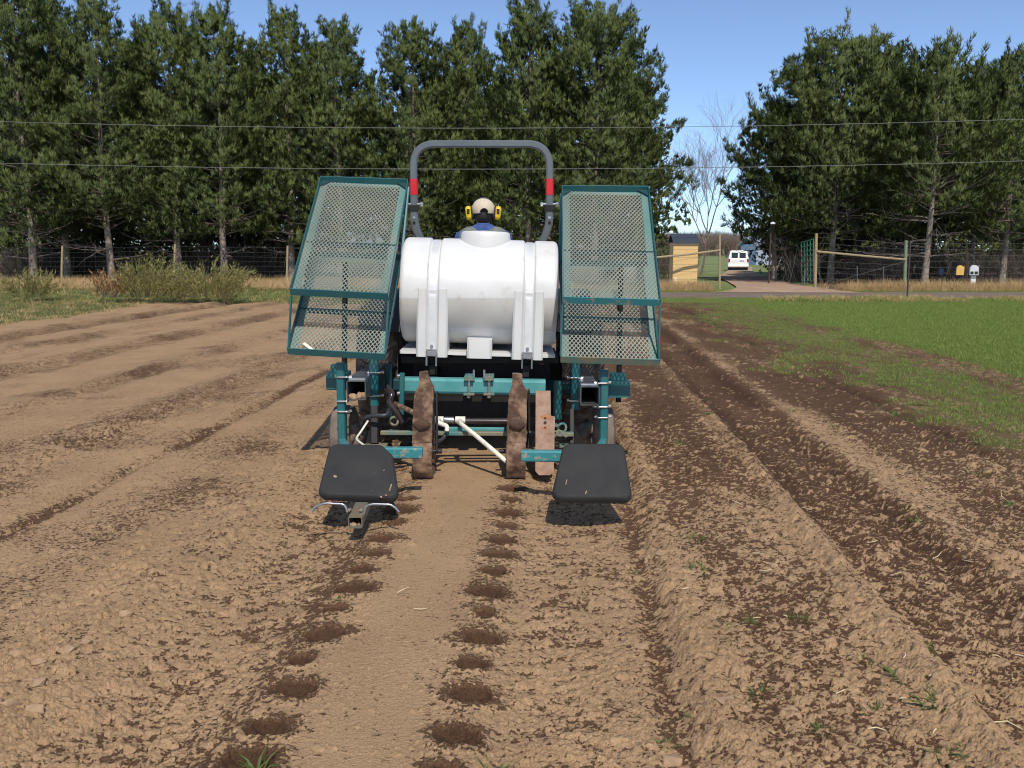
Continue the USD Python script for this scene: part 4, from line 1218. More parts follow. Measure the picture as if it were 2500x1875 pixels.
obj('rear_window', rear_quad(.07, .62, 1.22, 1.68), M['van_glass'], t)
obj('door_seam', rear_quad(-.012, .012, .62, 1.74, .006), M['van_dark'], t)
obj('licence_plate', rear_quad(.10, .50, .86, 1.02, .015), M['plate_blue'], t)
for s in (-1, 1):
    obj('tail_light', boxm((vx + s * .82 - .07, vy - .0, vz + .86), (vx + s * .82 + .07, vy + .06, vz + 1.12), .01), M['tail_red'], t)
    obj('mirror', hullm(pts((s * .93, 3.2, 1.2), (s * 1.15, 3.2, 1.2), (s * 1.15, 3.25, 1.42), (s * .93, 3.25, 1.42), (s * 1.0, 3.4, 1.3))), M['van_dark'], t)
    for yy in (.85, 3.7):
        wh = obj('wheel', lathe([(.0, -.1), (.2, -.1), (.30, -.095), (.335, -.06), (.335, .06), (.30, .095), (.2, .1), (0, .1)], (vx + s * .78, vy + yy, vz + .335), 'x', 24), M['tyre_rubber'], t, 40)
obj('bumper', hullm(pts((-.88, -.08, .42), (.88, -.08, .42), (-.9, -.1, .5), (.9, -.1, .5), (-.88, -.06, .62), (.88, -.06, .62), (-.9, .1, .42), (.9, .1, .42), (-.9, .1, .62), (.9, .1, .62))), M['van_white'], t, 30)
obj('underbody', boxm((vx - .7, vy + .1, vz + .22), (vx + .7, vy + 4.2, vz + .4), .01), M['van_dark'], t)

# ------------------------------------------------------------------ the tractor
TX, TY = -.262, 7.62                                          # centre line and rear axle
trac = thing('tractor', 'compact tractor with a grey roll bar banded in red, its back to the camera', 'tractor', (TX, TY, 0))
RY = 7.5
lx, rx = P(1009.5, 400, RY)[0], P(1342, 400, RY)[0]
ztop = P(1180, 351.5, RY)[2]
zh = P(1010, 505, RY)[2]
zlow = P(1010, 566, RY)[2]
rope = bend([(lx, RY, zh), (lx, RY, ztop), (rx, RY, ztop), (rx, RY, zh)], .19, 9)
rb = obj('roll_bar', squaretube(rope, .058, .058, (0, 1, 0)), M['grey_paint'], trac, 40)
for x, s in ((lx, 1), (rx, -1)):
    z0, z1 = P(1010, 476, RY)[2], P(1010, 437, RY)[2]
    obj('red_band', squaretube([(x, RY, z0), (x, RY, z1)], .063, .063, (0, 1, 0)), M['red_reflector'], rb)
    low = bend([(x, RY, zh - .012), (x, RY, zlow + .05), (x + s * .14, RY + .05, zlow - .28), (x + s * .14, RY + .05, .95)], .16, 7)
    lp = obj('roll_bar_base', squaretube(low, .064, .064, (0, 1, 0)), M['grey_paint'], trac, 40)
    obj('hinge', [boxm((x - .042, RY - .045, zh - .03), (x + .042, RY + .045, zh + .012), .006)], M['black_steel'], lp)
    obj('hinge_pin', [tube([(x - .075, RY - .01, zh + .02), (x + .075, RY - .01, zh + .02)], .012, 8), bolt((x + .055, RY - .01, zh + .02), (1, 0, 0), .020, .018), bolt((x - .055, RY - .01, zh + .02), (-1, 0, 0), .020, .018)], M['bright_zinc'], lp)
    obj('bolt', [bolt((x, RY - .03, zh - .09), (0, -1, 0), .013, .008), ], M['galvanised'], lp)
    obj('bolt', [bolt((x, RY - .03, zh - .13), (0, -1, 0), .013, .008), ], M['black_steel'], lp)
obj('transmission', [boxm((TX - .24, 7.25, .42), (TX + .24, 9.2, .98), .03), boxm((TX - .8, TY - .12, .44), (TX + .8, TY + .12, .68), .04)], M['tractor_body'], trac)
obj('hood', hullm([(TX - .30, 9.0, .95), (TX + .30, 9.0, .95), (TX - .30, 9.0, 1.34), (TX + .30, 9.0, 1.34), (TX - .26, 10.35, .85), (TX + .26, 10.35, .85), (TX - .22, 10.3, 1.22), (TX + .22, 10.3, 1.22), (TX - .30, 9.0, .7), (TX + .30, 9.0, .7), (TX - .26, 10.3, .65), (TX + .26, 10.3, .65)]), M['tractor_hood'], trac, 30)
def tractor_wheel(x, y, R, W, lugs, name='rear_wheel'):
    h = W / 2
    prof = [(R * .55, -h * .75), (R * .75, -h * .98), (R * .90, -h), (R * .955, -h * .8), (R * .965, 0), (R * .955, h * .8), (R * .90, h), (R * .75, h * .98), (R * .55, h * .75)]
    parts = [lathe(prof, (x, y, R), 'x', 48)]
    for k in range(lugs):
        for s in (-1, 1):
            a = 2 * math.pi * (k + (.5 if s > 0 else 0)) / lugs
            p = lambda xx, aa, rr: V3(x + xx, y + rr * math.cos(aa), R + rr * math.sin(aa))
            parts.append(beam(p(s * h * .95, a, R * .96), p(s * h * .08, a + .17, R * .975), .045, R * .06, up=unit(V3(0, math.cos(a), math.sin(a)))))
    wp = obj(name, parts, M['tyre_rubber'], trac, 35)
    obj('rim', lathe([(.0, -h * .3), (R * .3, -h * .3), (R * .52, -h * .55), (R * .57, -h * .76), (R * .57, h * .76), (R * .52, h * .55), (R * .3, h * .3), (0, h * .3)], (x, y, R), 'x', 32), M['galvanised'], wp, 35)
for s in (-1, 1):
    tractor_wheel(TX + s * .84, TY, .57, .34, 20)
    tractor_wheel(TX + s * .74, TY + 1.9, .33, .22, 16, 'front_wheel')
    obj('fender', [squaretube([(TX + s * .74, TY + .66 * math.cos(a), .57 + .66 * math.sin(a)) for a in np.linspace(.3, 2.6, 12)], .02, .36, (1, 0, 0))], M['tractor_body'], trac, 40)
    obj('lift_arm', beam((TX + s * .30, 7.4, .55), (TX + s * .36, 6.6, .48), .06, .035), M['black_steel'], trac)
obj('seat_back', place(rounded_plate([(-.22, -.2), (.22, -.2), (.2, .16), (-.2, .16)], .09, .06), (TX, 7.62, 1.24), V3(1, 0, 0), V3(0, -.12, .99), V3(0, -.99, -.12)), M['black_vinyl'], trac, 50)
obj('seat_cushion', place(rounded_plate([(-.24, -.22), (.24, -.22), (.24, .22), (-.24, .22)], .10, .07), (TX, 7.86, 1.06), V3(1, 0, 0), V3(0, 1, 0), V3(0, 0, 1)), M['black_vinyl'], trac, 50)
obj('seat_pedestal', boxm((TX - .16, 7.72, .95), (TX + .16, 8.0, 1.02), .01), M['black_steel'], trac)
obj('steering_wheel', tube([V3(TX, 8.62, 1.42) + .19 * V3(math.cos(a), .5 * math.sin(a), .86 * math.sin(a)) for a in np.linspace(0, 2 * math.pi, 25)], .014, 7), M['black_pad'], trac, True)
obj('steering_column', tube([(TX, 8.62, 1.42), (TX, 8.85, 1.18), (TX, 9.02, 1.0)], [.03, .03, .05], 8), M['black_steel'], trac)
obj('platform', boxm((TX - .55, 8.0, .66), (TX + .55, 9.0, .70), .006), M['black_steel'], trac)
obj('marker_light', boxm(P(1322, 884, 6.95) - .018, P(1322, 884, 6.95) + .018, .004), M['tail_red'], trac)

# ------------------------------------------------------------------ the driver
hx_, hy_ = P(1180, 520, 7.86)[0], 7.86
hz = P(1180, 512, 7.86)[2]
pers = thing('person', 'driver seen from behind in a tan cap and yellow ear muffs with a blue collar', 'person', (hx_, hy_, 1.1))
def chain(js):
    """Hulls of spheres from joint to joint: js lists ((x, y, z, r), (x, y, z, r)) bones."""
    out = []
    for a, b in js:
        sp = [m3.Manifold.sphere(float(q[3]), 20).translate([float(c) for c in q[:3]]) for q in (a, b)]
        out.append(m3.Manifold.batch_hull(sp))
    return m3.Manifold.batch_boolean(out, m3.OpType.Add)
def smoothed(man, edge, it=8):
    q = man.refine_to_length(edge).to_mesh()
    tm = trimesh.Trimesh(np.asarray(q.vert_properties[:, :3], float), np.asarray(q.tri_verts), process=True)
    trimesh.smoothing.filter_taubin(tm, lamb=.5, nu=.53, iterations=it)
    return np.asarray(tm.vertices), np.asarray(tm.faces)
J = lambda x, y, z, r: (hx_ + x, hy_ + y, hz + z, r)
sh = -.245
bones = [(J(0, .01, .008, .083), J(0, .055, -.045, .062)), (J(0, .06, -.085, .047), J(0, .05, -.03, .06)), (J(0, -.01, -.02, .075), J(0, .01, .03, .08)),
         (J(0, 0, -.10, .055), J(0, -.015, -.22, .062)),
         (J(-.16, -.02, sh - .01, .062), J(.16, -.02, sh - .01, .062)), (J(0, -.02, -.18, .065), J(-.15, -.02, sh + .01, .06)), (J(0, -.02, -.22, .07), J(.15, -.02, sh + .01, .06)),
         (J(-.11, -.02, sh - .02, .10), J(-.10, 0, -.62, .11)), (J(.11, -.02, sh - .02, .10), J(.10, 0, -.62, .11)), (J(-.10, 0, -.62, .11), J(.10, 0, -.62, .11)),
         (J(-.10, 0, -.72, .12), J(.10, 0, -.72, .12)), (J(-.10, 0, -.62, .11), J(.10, 0, -.72, .12))]
for s in (-1, 1):
    bones += [(J(s * .185, -.02, sh - .005, .058), J(s * .25, .12, -.53, .045)), (J(s * .25, .12, -.53, .045), J(s * .185, .40, -.52, .032)), (J(s * .185, .40, -.52, .032), J(s * .175, .47, -.50, .036)),
              (J(s * .10, .02, -.74, .10), J(s * .17, .45, -.72, .075)), (J(s * .17, .45, -.72, .075), J(s * .18, .56, -1.10, .05)), (J(s * .18, .56, -1.10, .05), J(s * .18, .72, -1.12, .045))]
    for k in range(4):                                        # fingers round the steering wheel rim
        yy = .47 + .004 * k
        zz = -.475 - .021 * k
        bones += [(J(s * .185, .48, zz, .010), J(s * .178, .545, zz - .004, .009)), (J(s * .178, .545, zz - .004, .009), J(s * .150, .555, zz - .01, .008)), (J(s * .150, .555, zz - .01, .008), J(s * .140, .525, zz - .014, .0075))]
    bones += [(J(s * .165, .46, -.475, .012), J(s * .150, .50, -.452, .010)), (J(s * .150, .50, -.452, .010), J(s * .140, .53, -.450, .009))]
    bones += [(J(s * .088, .0, .0, .014), J(s * .092, -.012, .022, .012))]      # ears, under the muffs
bones += [(J(0, .115, -.015, .012), J(0, .128, -.038, .014))]                    # nose
body = smoothed(chain(bones), .02, 6)
obj('body', body, M['skin'], pers, True)
def shell(bs, edge=.02, it=5):
    return smoothed(chain(bs), edge, it)
tor = [(J(-.165, -.02, sh, .076), J(.165, -.02, sh, .076)), (J(0, -.02, -.175, .076), J(-.15, -.02, sh, .072)), (J(0, -.02, -.175, .076), J(.15, -.02, sh, .072)),
       (J(-.11, -.02, sh - .02, .115), J(-.10, 0, -.64, .125)), (J(.11, -.02, sh - .02, .115), J(.10, 0, -.64, .125)), (J(-.11, -.02, sh - .02, .115), J(.10, 0, -.64, .125))]
for s in (-1, 1):
    tor += [(J(s * .185, -.02, sh - .005, .07), J(s * .25, .12, -.53, .058)), (J(s * .25, .12, -.53, .058), J(s * .192, .37, -.52, .043))]
shirt = obj('shirt', shell(tor), M['blue_cloth'], pers, True)
obj('collar', lathe([(.058, -.03), (.082, -.045), (.086, -.01), (.078, .045), (.068, .048), (.060, .0)], J(0, -.005, -.175, 0)[:3], 'z', 24), M['blue_cloth'], pers, 50)
vest = [(J(-.12, -.03, sh + .035, .065), J(.12, -.03, sh + .035, .065)), (J(-.11, -.03, sh - .02, .122), J(-.10, 0, -.62, .132)), (J(.11, -.03, sh - .02, .122), J(.10, 0, -.62, .132)), (J(-.11, -.03, sh - .02, .122), J(.10, 0, -.62, .132)), (J(.03, -.04, -.235, .06), J(.13, -.03, sh + .02, .07)), (J(-.03, -.04, -.235, .06), J(-.13, -.03, sh + .02, .07))]
obj('vest', shell(vest), M['grey_cloth'], pers, True)
leg = [(J(-.10, 0, -.72, .130), J(.10, 0, -.72, .130))]
for s in (-1, 1):
    leg += [(J(s * .10, .02, -.74, .112), J(s * .17, .45, -.72, .088)), (J(s * .17, .45, -.72, .088), J(s * .18, .56, -1.08, .068))]
obj('trousers', shell(leg), M['blue_cloth'], pers, True)
for s in (-1, 1):
    obj('boot', shell([(J(s * .18, .55, -1.09, .06), J(s * .18, .57, -1.15, .055)), (J(s * .18, .57, -1.155, .05), J(s * .18, .76, -1.165, .04))], .02, 3), M['black_pad'], pers, True)
# hair below the cap, the cap with its strap opening, the ear muffs
obj('hair', smoothed(chain([(J(0, -.002, .0, .090), J(0, -.014, -.05, .080)), (J(0, -.022, -.05, .070), J(0, -.022, -.085, .055))]) ^ m3.Manifold.cube([.4, .135, .4], True).translate([hx_, hy_ - .045, hz]), .012, 2), M['dark_hair'], pers, True)
dome_ = m3.Manifold.sphere(1.0, 48).scale([.102, .114, .108]).translate([hx_, hy_ + .004, hz - .004])
dome_ = dome_ ^ m3.Manifold.cube([1, 1, .4], True).translate([hx_, hy_, hz + .2 - .034])
arch = m3.Manifold.cylinder(.2, .027, .027, 24, True).rotate([90, 0, 0]).translate([hx_ + .010, hy_ - .1, hz - .026])
capm = dome_ - arch
brim = hullm([(hx_ + .085 * math.cos(a) * 1.0, hy_ + .07 + .13 * math.sin(a), hz + .028 + d) for a in np.linspace(0, math.pi, 14) for d in (0, .006)])
obj('cap', cat([capm, brim]), M['tan_cloth'], pers, 50)
obj('cap_strap', tube([(hx_ + .031 * math.cos(a) + .010, hy_ - .108, hz - .026 + .030 * math.sin(a)) for a in np.linspace(0, math.pi, 12)], .006, 6), M['dark_hair'], pers, True)
for s in (-1, 1):
    ctr = V3(hx_ + s * .112, hy_ + .0, hz - .03)
    mf = obj('ear_muff', place(rounded_plate([(-.042, -.062), (.042, -.062), (.046, .062), (-.046, .062)], .052, .035), ctr + V3(s * .016, 0, 0), V3(0, 1, 0), V3(s * .12, 0, .99), V3(s * .99, 0, -.12)), M['yellow_shell'], pers, 50)
    obj('pad', place(rounded_plate([(-.040, -.056), (.040, -.056), (.044, .056), (-.044, .056)], .03, .035), ctr + V3(-s * .018, 0, 0), V3(0, 1, 0), V3(s * .12, 0, .99), V3(s * .99, 0, -.12)), M['black_pad'], mf, 50)
    obj('grip', boxm(ctr + V3(s * .018 - .012, -.048, -.008), ctr + V3(s * .018 + .012, -.040, .035), .003), M['black_pad'], mf)

# ------------------------------------------------------------------ the water tank
TKY, TKR = 6.90, .405
tl, tr = P(977, 725, TKY - .3), P(1362, 732, TKY - .3)
tcx, hl = (tl[0] + tr[0]) / 2, (tr[0] - tl[0]) / 2
tz1 = P(1177, 584, TKY)[2]
tcz = tz1 - TKR
tz0 = P(1177, 875, TKY - TKR)[2]
tank = thing('water_tank', 'white plastic leg tank strapped across the back of the transplanter', 'tank', (tcx, TKY, tz0))
gx = [P(1056, 700, TKY - .4)[0] - tcx, P(1292, 700, TKY - .4)[0] - tcx]
ca, sa = math.cos(math.radians(1.7)), math.sin(math.radians(1.7))
def roll(m):
    v, f = cat([m]) if not isinstance(m, list) else cat(m)
    x, z = v[:, 0] - tcx, v[:, 2] - tcz
    v = v.copy()
    v[:, 0], v[:, 2] = tcx + x * ca + z * sa, tcz - x * sa + z * ca
    return v, f
prof = [(0.0, -hl)]
for k in range(1, 7):
    a = k / 6 * math.pi / 2
    prof.append((TKR - .04 + .04 * math.sin(a), -hl + .04 - .04 * math.cos(a)))
for c in gx:
    for dx, dr in ((-.052, 0), (-.043, -.004), (-.036, -.016), (-.03, -.018), (.03, -.018), (.036, -.016), (.043, -.004), (.052, 0)):
        prof.append((TKR + dr, c + dx))
for k in range(6, -1, -1):
    a = k / 6 * math.pi / 2
    prof.append((TKR - .04 + .04 * math.sin(a), hl - .04 + .04 * math.cos(a)))
prof[-1] = (0.0, hl)
tv, tf = lathe(prof, (tcx, TKY, tcz), 'x', 96)
body = [(tv, tf)]
legs = []
yf = TKY - TKR - .006
for c in gx:
    for sg in (-1, 1):
        for (a, b_) in ((-.115, -.036), (.036, .115)):
            lo = (tcx + c + a, min(yf, 2 * TKY - yf) if sg < 0 else TKY + .05, tz0 - .0)
            y0, y1 = (yf, TKY - .12) if sg < 0 else (TKY + .12, 2 * TKY - yf)
            legs.append(boxm((tcx + c + a, y0, tz0), (tcx + c + b_, y1, tcz + .03), .014))
        y0, y1 = (yf + .016, TKY - .12) if sg < 0 else (TKY + .12, 2 * TKY - yf - .016)
        legs.append(boxm((tcx + c - .04, y0, tz0 + .004), (tcx + c + .04, y1, tcz + .02), .004))
bxc = P(1174, 840, yf)[0]
legs.append(boxm((bxc - .092, yf - .004, tz0), (bxc + .092, TKY - .15, P(1174, 829, yf)[2]), .016))
legs.append(boxm((tcx - hl + .005, yf + .085, tz0 + .010), (tcx + hl - .005, 2 * TKY - yf - .085, tz0 + .034), .010))
obj('tank_body', roll(body), M['filled_plastic'], tank, 38)
for k, q in enumerate(legs):
    obj('sump' if k == len(legs) - 2 else 'base_flange' if k == len(legs) - 1 else 'leg_rib', roll(q), M['white_plastic'], tank, 38)
# the lid on its raised collar, leaning a little back
lid = lathe([(.205, -.09), (.198, -.02), (.19, .02), (.186, .045), (.176, .055), (.16, .058), (.12, .060), (0, .066)], (tcx + .03, TKY - .02, tcz + TKR), 'z', 48)
obj('lid', roll(lid), M['white_plastic'], tank, 40)
for c in gx:
    rr = TKR - .018 + .004
    arc = [(tcx + c, TKY - rr * math.sin(a), tcz + rr * math.cos(a)) for a in np.linspace(-1.75, math.pi / 2, 34)]
    path = arc + [(tcx + c, yf + .008, tcz - .04), (tcx + c, yf + .006, tz0 + .06)]
    path = np.array(path)
    sp = obj('strap', roll(squaretube(path, .004, .052, (1, 0, 0))), M['strap_steel'], tank, 40)
    bk = boxm((tcx + c - .036, yf - .018, tz0 + .012), (tcx + c + .036, yf + .004, tz0 + .05), .004)
    obj('buckle', roll([bk, bolt((tcx + c, yf + .004, tz0 + .085), (0, -1, 0), .012, .014), beam((tcx + c - .04, yf - .01, tz0 + .056), (tcx + c + .04, yf - .01, tz0 + .056), .012, .008)]), M['galvanised'], sp)
    for s in (-1, 1):
        obj('bolt', roll(tube([(tcx + c + s * .036, yf - .004, tz0 + .02), (tcx + c + s * .036, yf - .004, tz0 - .065)], .007, 7)), M['galvanised'], sp)

# ------------------------------------------------------------------ the transplanter
TPX = -.24
tp = thing('transplanter', 'teal two-row transplanter with mesh tray racks and black seats behind the tractor', 'transplanter', (TPX, 6.2, 0))

def mesh_panel(o, a, b, cw=.0295, ch=.047, sw=.0068, th=.0030):
    """Expanded metal: flat strands crossing in diamonds over the rectangle o, o+a, o+b."""
    o, a, b = V3(*o), V3(*a), V3(*b)
    W, L = np.linalg.norm(a), np.linalg.norm(b)
    ex, ey = a / W, b / L
    nrm = np.cross(ex, ey)
    out = []
    for sg in (1, -1):
        k0, k1 = (-L / ch, W / cw) if sg > 0 else (0, W / cw + L / ch)
        k = math.floor(k0) + .5
        while k < k1:
            # x / cw - sg * y / ch = k
            pts = []
            for y in (0, L):
                x = cw * (k + sg * y / ch)
                if 0 <= x <= W:
                    pts.append((x, y))
            for x in (0, W):
                y = (x / cw - k) * ch * sg
                if 0 < y < L:
                    pts.append((x, y))
            if len(pts) >= 2:
                p, q = pts[0], max(pts[1:], key=lambda c: (c[0] - pts[0][0]) ** 2 + (c[1] - pts[0][1]) ** 2)
                if math.hypot(p[0] - q[0], p[1] - q[1]) > .02:
                    lift = nrm * (.0012 * sg)
                    out.append(beam(o + ex * p[0] + ey * p[1] + lift, o + ex * q[0] + ey * q[1] + lift, sw, th, up=nrm, c=.0004))
            k += 1
    return out

def rack(uFL, uFR, uBL, uBR, lFL, lFR, mats, label, stick=False):
    """Two sloping trays one above the other; the lower is parallel to the upper."""
    e = unit(uFR - uFL)
    frame = []
    rails = {}
    lBL, lBR = lFL + (uBL - uFL) * .80, lFR + (uBR - uFR) * .80
    rp = None
    posts = []
    for (a, b_) in ((uFL, lFL), (uFR, lFR)):
        posts.append(beam(a + (0, .02, -.02), b_ + (0, .02, .03), .010, .032, up=(0, 1, 0)))
    for (a, b_) in ((uBL, lBL), (uBR, lBR)):
        posts.append(beam(a - (0, 0, .03), b_ + (0, 0, .02), .028, .028, up=(0, 1, 0)))
    rp = obj('tray_rack', posts[0], M['teal_paint'], tp, label=label)
    for q in posts[1:]:
        obj('upright', q, M['teal_paint'], rp)
    for n_, (FL, FR, BL, BR) in enumerate(((uFL, uFR, uBL, uBR), (lFL, lFR, lBL, lBR))):
        bd = unit(BL - FL)
        nn = unit(np.cross(e, bd))
        if nn[2] < 0:
            nn = -nn
        up_ = unit(nn + V3(0, -.35, .9))
        obj('front_bar', beam(FL + up_ * .010, FR + up_ * .010, .007, .054, up=up_), M[mats[n_]], rp)
        obj('back_bar', beam(BL + up_ * .012, BR + up_ * .012, .007, .054, up=up_), M['teal_paint'], rp)
        for (a, b_, s) in ((FL, BL, 1), (FR, BR, -1)):
            obj('side_rail', [beam(a + nn * .014, b_ + nn * .014, .005, .052, up=nn), ], M['teal_paint'], rp)
            obj('side_flange', beam(a + e * s * .030 - nn * .010, b_ + e * s * .030 - nn * .010, .054, .004, up=nn), M['flange_teal'], rp)
        i0 = FL + e * .006 + bd * .01
        obj('mesh_panel', mesh_panel(i0 - nn * .003, (FR - FL) - e * .012, (BL - FL) - bd * .02), M['dusty_mesh'], rp)
        obj('end_flange', beam(FL + bd * .022 - nn * .0145, FR + bd * .022 - nn * .0145, .040, .004, up=nn), M['flange_teal'], rp)
        obj('end_flange', beam(BL - bd * .022 - nn * .0145, BR - bd * .022 - nn * .0145, .040, .004, up=nn), M['flange_teal'], rp)
        if n_ == 0:
            for (c, s) in ((BL, 1), (BR, -1)):
                p0, p1, p2 = c + nn * .004 - bd * .004, c + e * s * .085 + nn * .004 - bd * .004, c - bd * .085 + nn * .004
                v = np.array([p0, p1, p2, p0 + nn * .004, p1 + nn * .004, p2 + nn * .004])
                obj('corner_plate', (v, np.array([(0, 2, 1), (3, 4, 5), (0, 1, 4), (0, 4, 3), (1, 2, 5), (1, 5, 4), (2, 0, 3), (2, 3, 5)])), M['dark_teal'], rp)
    obj('under_bar', beam(uFL * .55 + uBL * .45 - V3(0, 0, .035), uFR * .55 + uBR * .45 - V3(0, 0, .035), .04, .04), M['dark_teal'], rp)
    obj('under_bar', beam(lFL * .55 + lBL * .45 - V3(0, 0, .03), lFR * .55 + lBR * .45 - V3(0, 0, .03), .04, .04), M['dark_teal'], rp)
    return lBL, lBR

YF, YB = 6.0, 7.0
L_ = dict(uFL=P(709, 715, YF), uFR=P(947, 727, YF), uBL=P(784, 441, YB), uBR=P(996, 448, YB), lFL=P(703, 860, YF), lFR=P(940, 874, YF))
R_ = dict(uFL=P(1374, 735, YF), uFR=P(1612, 742, YF), uBL=P(1372, 464, YB), uBR=P(1582, 465, YB), lFL=P(1369, 880, YF), lFR=P(1609, 888, YF))
rack(**L_, mats=('teal_paint', 'teal_paint'), label='left rack of two sloping mesh trays')
rack(**R_, mats=('worn_teal', 'muddy_teal'), label='right rack of two sloping mesh trays, its lower bar muddy')
# a wooden stake lying on the lower left tray
nl = unit(np.cross(L_['lFR'] - L_['lFL'], L_['uBL'] - L_['uFL']))
def on_low(u, v):
    d, o = ray(u, v), V3(0, 0, H)
    n_ = nl
    p0 = L_['lFL'] + n_ * (.012 if n_[2] > 0 else -.012)
    return o + d * (np.dot(p0 - o, n_) / np.dot(d, n_))
single('plant_stake', beam(on_low(741, 838), on_low(763, 854), .022, .006, up=nl), M['cream_pipe'], 'cream plant stake lying on the lower tray of the left rack', 'stake')

# posts that carry the racks
for u, v0, v1, Y in ((843, 640, 905, 6.42), (1516, 650, 981, 6.42)):
    a, b_ = P(u, v0, Y), P(u - (2 if u < 1000 else -0) - (6 if u > 1000 else 0), v1, Y)
    obj('rack_post', beam((b_[0], Y, b_[2]), (a[0], Y, a[2]), .036, .036, up=(0, 1, 0)), M['black_steel'], tp)

# the uprights in front of the square tubes
def upright(u0, u1, v0, v1, Y, w, mt, name='upright', label=None):
    a, b_ = P((u0 + u1) / 2, v0, Y), P((u0 + u1) / 2, v1, Y)
    return obj(name, beam(b_, (b_[0] + (a[0] - b_[0]) * .2, Y, a[2]), w, w, up=(0, 1, 0)), M[mt], tp, label=label)
def ubolt(u0, u1, v, Y, par, back=.07):
    a, b_ = P(u0, v, Y), P(u1, v, Y)
    c = V3(0, back, 0)
    return obj('u_bolt', [tube(bend([a + c, a, b_, b_ + c], .012, 3), .0062, 7), bolt(b_ + c * .55 + (.006, 0, 0), (1, .0, 0), .011, .018), bolt(a + c * .55 - (.006, 0, 0), (-1, 0, 0), .010, .012)], M['bright_zinc'], par)
UY = 6.12
ul = upright(826, 846, 886, 1086, UY, .057, 'teal_paint')
for v in (921, 980, 1005):
    ubolt(823, 849, v, UY - .036, ul)
ur = upright(1463, 1483, 903, 1086, UY, .058, 'teal_paint')
for v in (936, 994, 1020):
    ubolt(1459, 1485, v, UY - .036, ur)
SY = 6.32
sl = upright(904, 925, 872, 990, SY, .062, 'teal_paint', 'stanchion')
for v in (910, 967):
    ubolt(902, 928, v, SY - .038, sl)
sr = upright(1395, 1414, 882, 998, SY, .058, 'teal_paint', 'stanchion')
for v in (923, 979):
    ubolt(1391, 1417, v, SY - .036, sr)
upright(944, 958, 890, 1015, 6.55, .045, 'dark_teal', 'stanchion')
upright(1350, 1372, 930, 1022, 6.55, .06, 'teal_paint', 'stanchion')
for (u0, u1, v0, v1, v2, s) in ((905, 925, 992, 1030, 1083, -1), (1390, 1402, 1000, 1034, 1084, 1)):
    a, b_, c = P((u0 + u1) / 2, v0, 6.26), P((u0 + u1) / 2, v1, 6.22), P((u0 + u1) / 2, v2, 6.16)
    wd = (u1 - u0) / F * 6.2
    pp = obj('seat_post', [beam(c, a, wd, .05, up=(0, 1, 0))], M['black_steel'], tp)
    g0 = c + V3(s * wd / 2, 0, 0)
    v_ = np.array([g0, g0 + (s * .085, 0, 0), g0 + (0, 0, .12), g0 + (0, .012, 0), g0 + (s * .085, .012, 0), g0 + (0, .012, .12)])
    obj('gusset', (v_, np.array([(0, 1, 2), (3, 5, 4), (0, 3, 4), (0, 4, 1), (1, 4, 5), (1, 5, 2), (2, 5, 3), (2, 3, 0)])), M['black_steel'], pp)
    obj('foot_plate', boxm(c + (-.09, -.05, -.015), c + (.09, .05, 0), .003), M['muddy_teal'], pp)

# square side tubes, open towards the camera, and the step boxes outside them
for (u, v, sgn) in ((869.5, 953.5, -1), (1440.5, 966.5, 1)):
    a = P(u, v, 6.04)
    b_ = a + V3(0, 1.15, 0)
    st = obj('side_tube', hollow(a, b_, .135, .135, .007), M['tube_steel'], tp, label='square steel side tube, open at the end')
    obj('cap_plate', boxm(a + (-.062, .05, .0685), a + (.058, .42, .079), .003), M['bright_zinc'], st)
    if sgn < 0:
        r2 = np.random.default_rng(4)
        lump = []
        for k in range(9):
            c = a + V3(r2.uniform(-.045, .045), .02 + .05 * r2.random(), -.052 + .012 * r2.random())
            q = trimesh.creation.icosphere(1, .014 + .014 * r2.random())
            q.vertices = q.vertices * (1 + .3 * (r2.random(q.vertices.shape) - .5)) + c
            lump.append(q)
        obj('mud', lump, M['dry_soil'], st)
for (u0, u1, v0, v1, matn) in ((796, 846, 912, 950, 'teal_paint'), (1486, 1539, 933, 971, 'teal_paint')):
    a, b_ = P(u0, v1, 6.22), P(u1, v0, 6.22)
    bx_ = obj('step_box', [boxm((a[0], 6.22, a[2]), (b_[0], 6.40, b_[2]), .004)], M[matn], tp)
    obj('lug', boxm((a[0] + .02, 6.30, b_[2] + .001), (b_[0] - .02, 6.38, b_[2] + .05), .004), M['teal_paint'], bx_)

# the toolbar and what is clamped to it
ta, tb = P(980, 938.5, 6.40), P(1331, 945, 6.40)
bar = obj('toolbar', beam(ta, tb, .112, .110), M['dusty_teal'], tp)
obj('rear_toolbar', beam(P(800, 935, 6.95), P(1520, 948, 6.95), .10, .10), M['dark_teal'], tp)
obj('end_bracket', beam(P(980, 1011, 6.30), P(982, 911, 6.30), .036, .05, up=(0, 1, 0)), M['teal_paint'], tp)
for v in (918, 960):
    obj('bolt', bolt(P(976, v, 6.27), (-1, -.3, 0), .012, .02), M['bright_zinc'], bar)
for u in (1145, 1194):
    r0, r1 = P(u, 922, 6.325), P(u, 968, 6.325)
    cl = obj('clamp_bolt', tube([r1, r0 + (0, 0, .03)], .009, 7), M['galvanised'], bar)
    obj('clamp_plate', boxm(P(u, 924, 6.32) + (-.034, -.02, -.012), P(u, 924, 6.32) + (.034, .16, .014), .003), M['muddy_teal'], cl)
    obj('clamp_plate', boxm(P(u, 962, 6.32) + (-.040, -.02, -.006), P(u, 962, 6.32) + (.040, .16, .006), .003), M['muddy_teal'], cl)
    obj('nut', bolt(P(u, 966, 6.325), (0, 0, -1), .014, .016), M['bright_zinc'], cl)
    obj('clamp_bolt', tube([P(u + (12 if u < 1170 else -12), 930, 6.34), P(u + (12 if u < 1170 else -12), 903, 6.34)], .008, 7), M['galvanised'], bar)
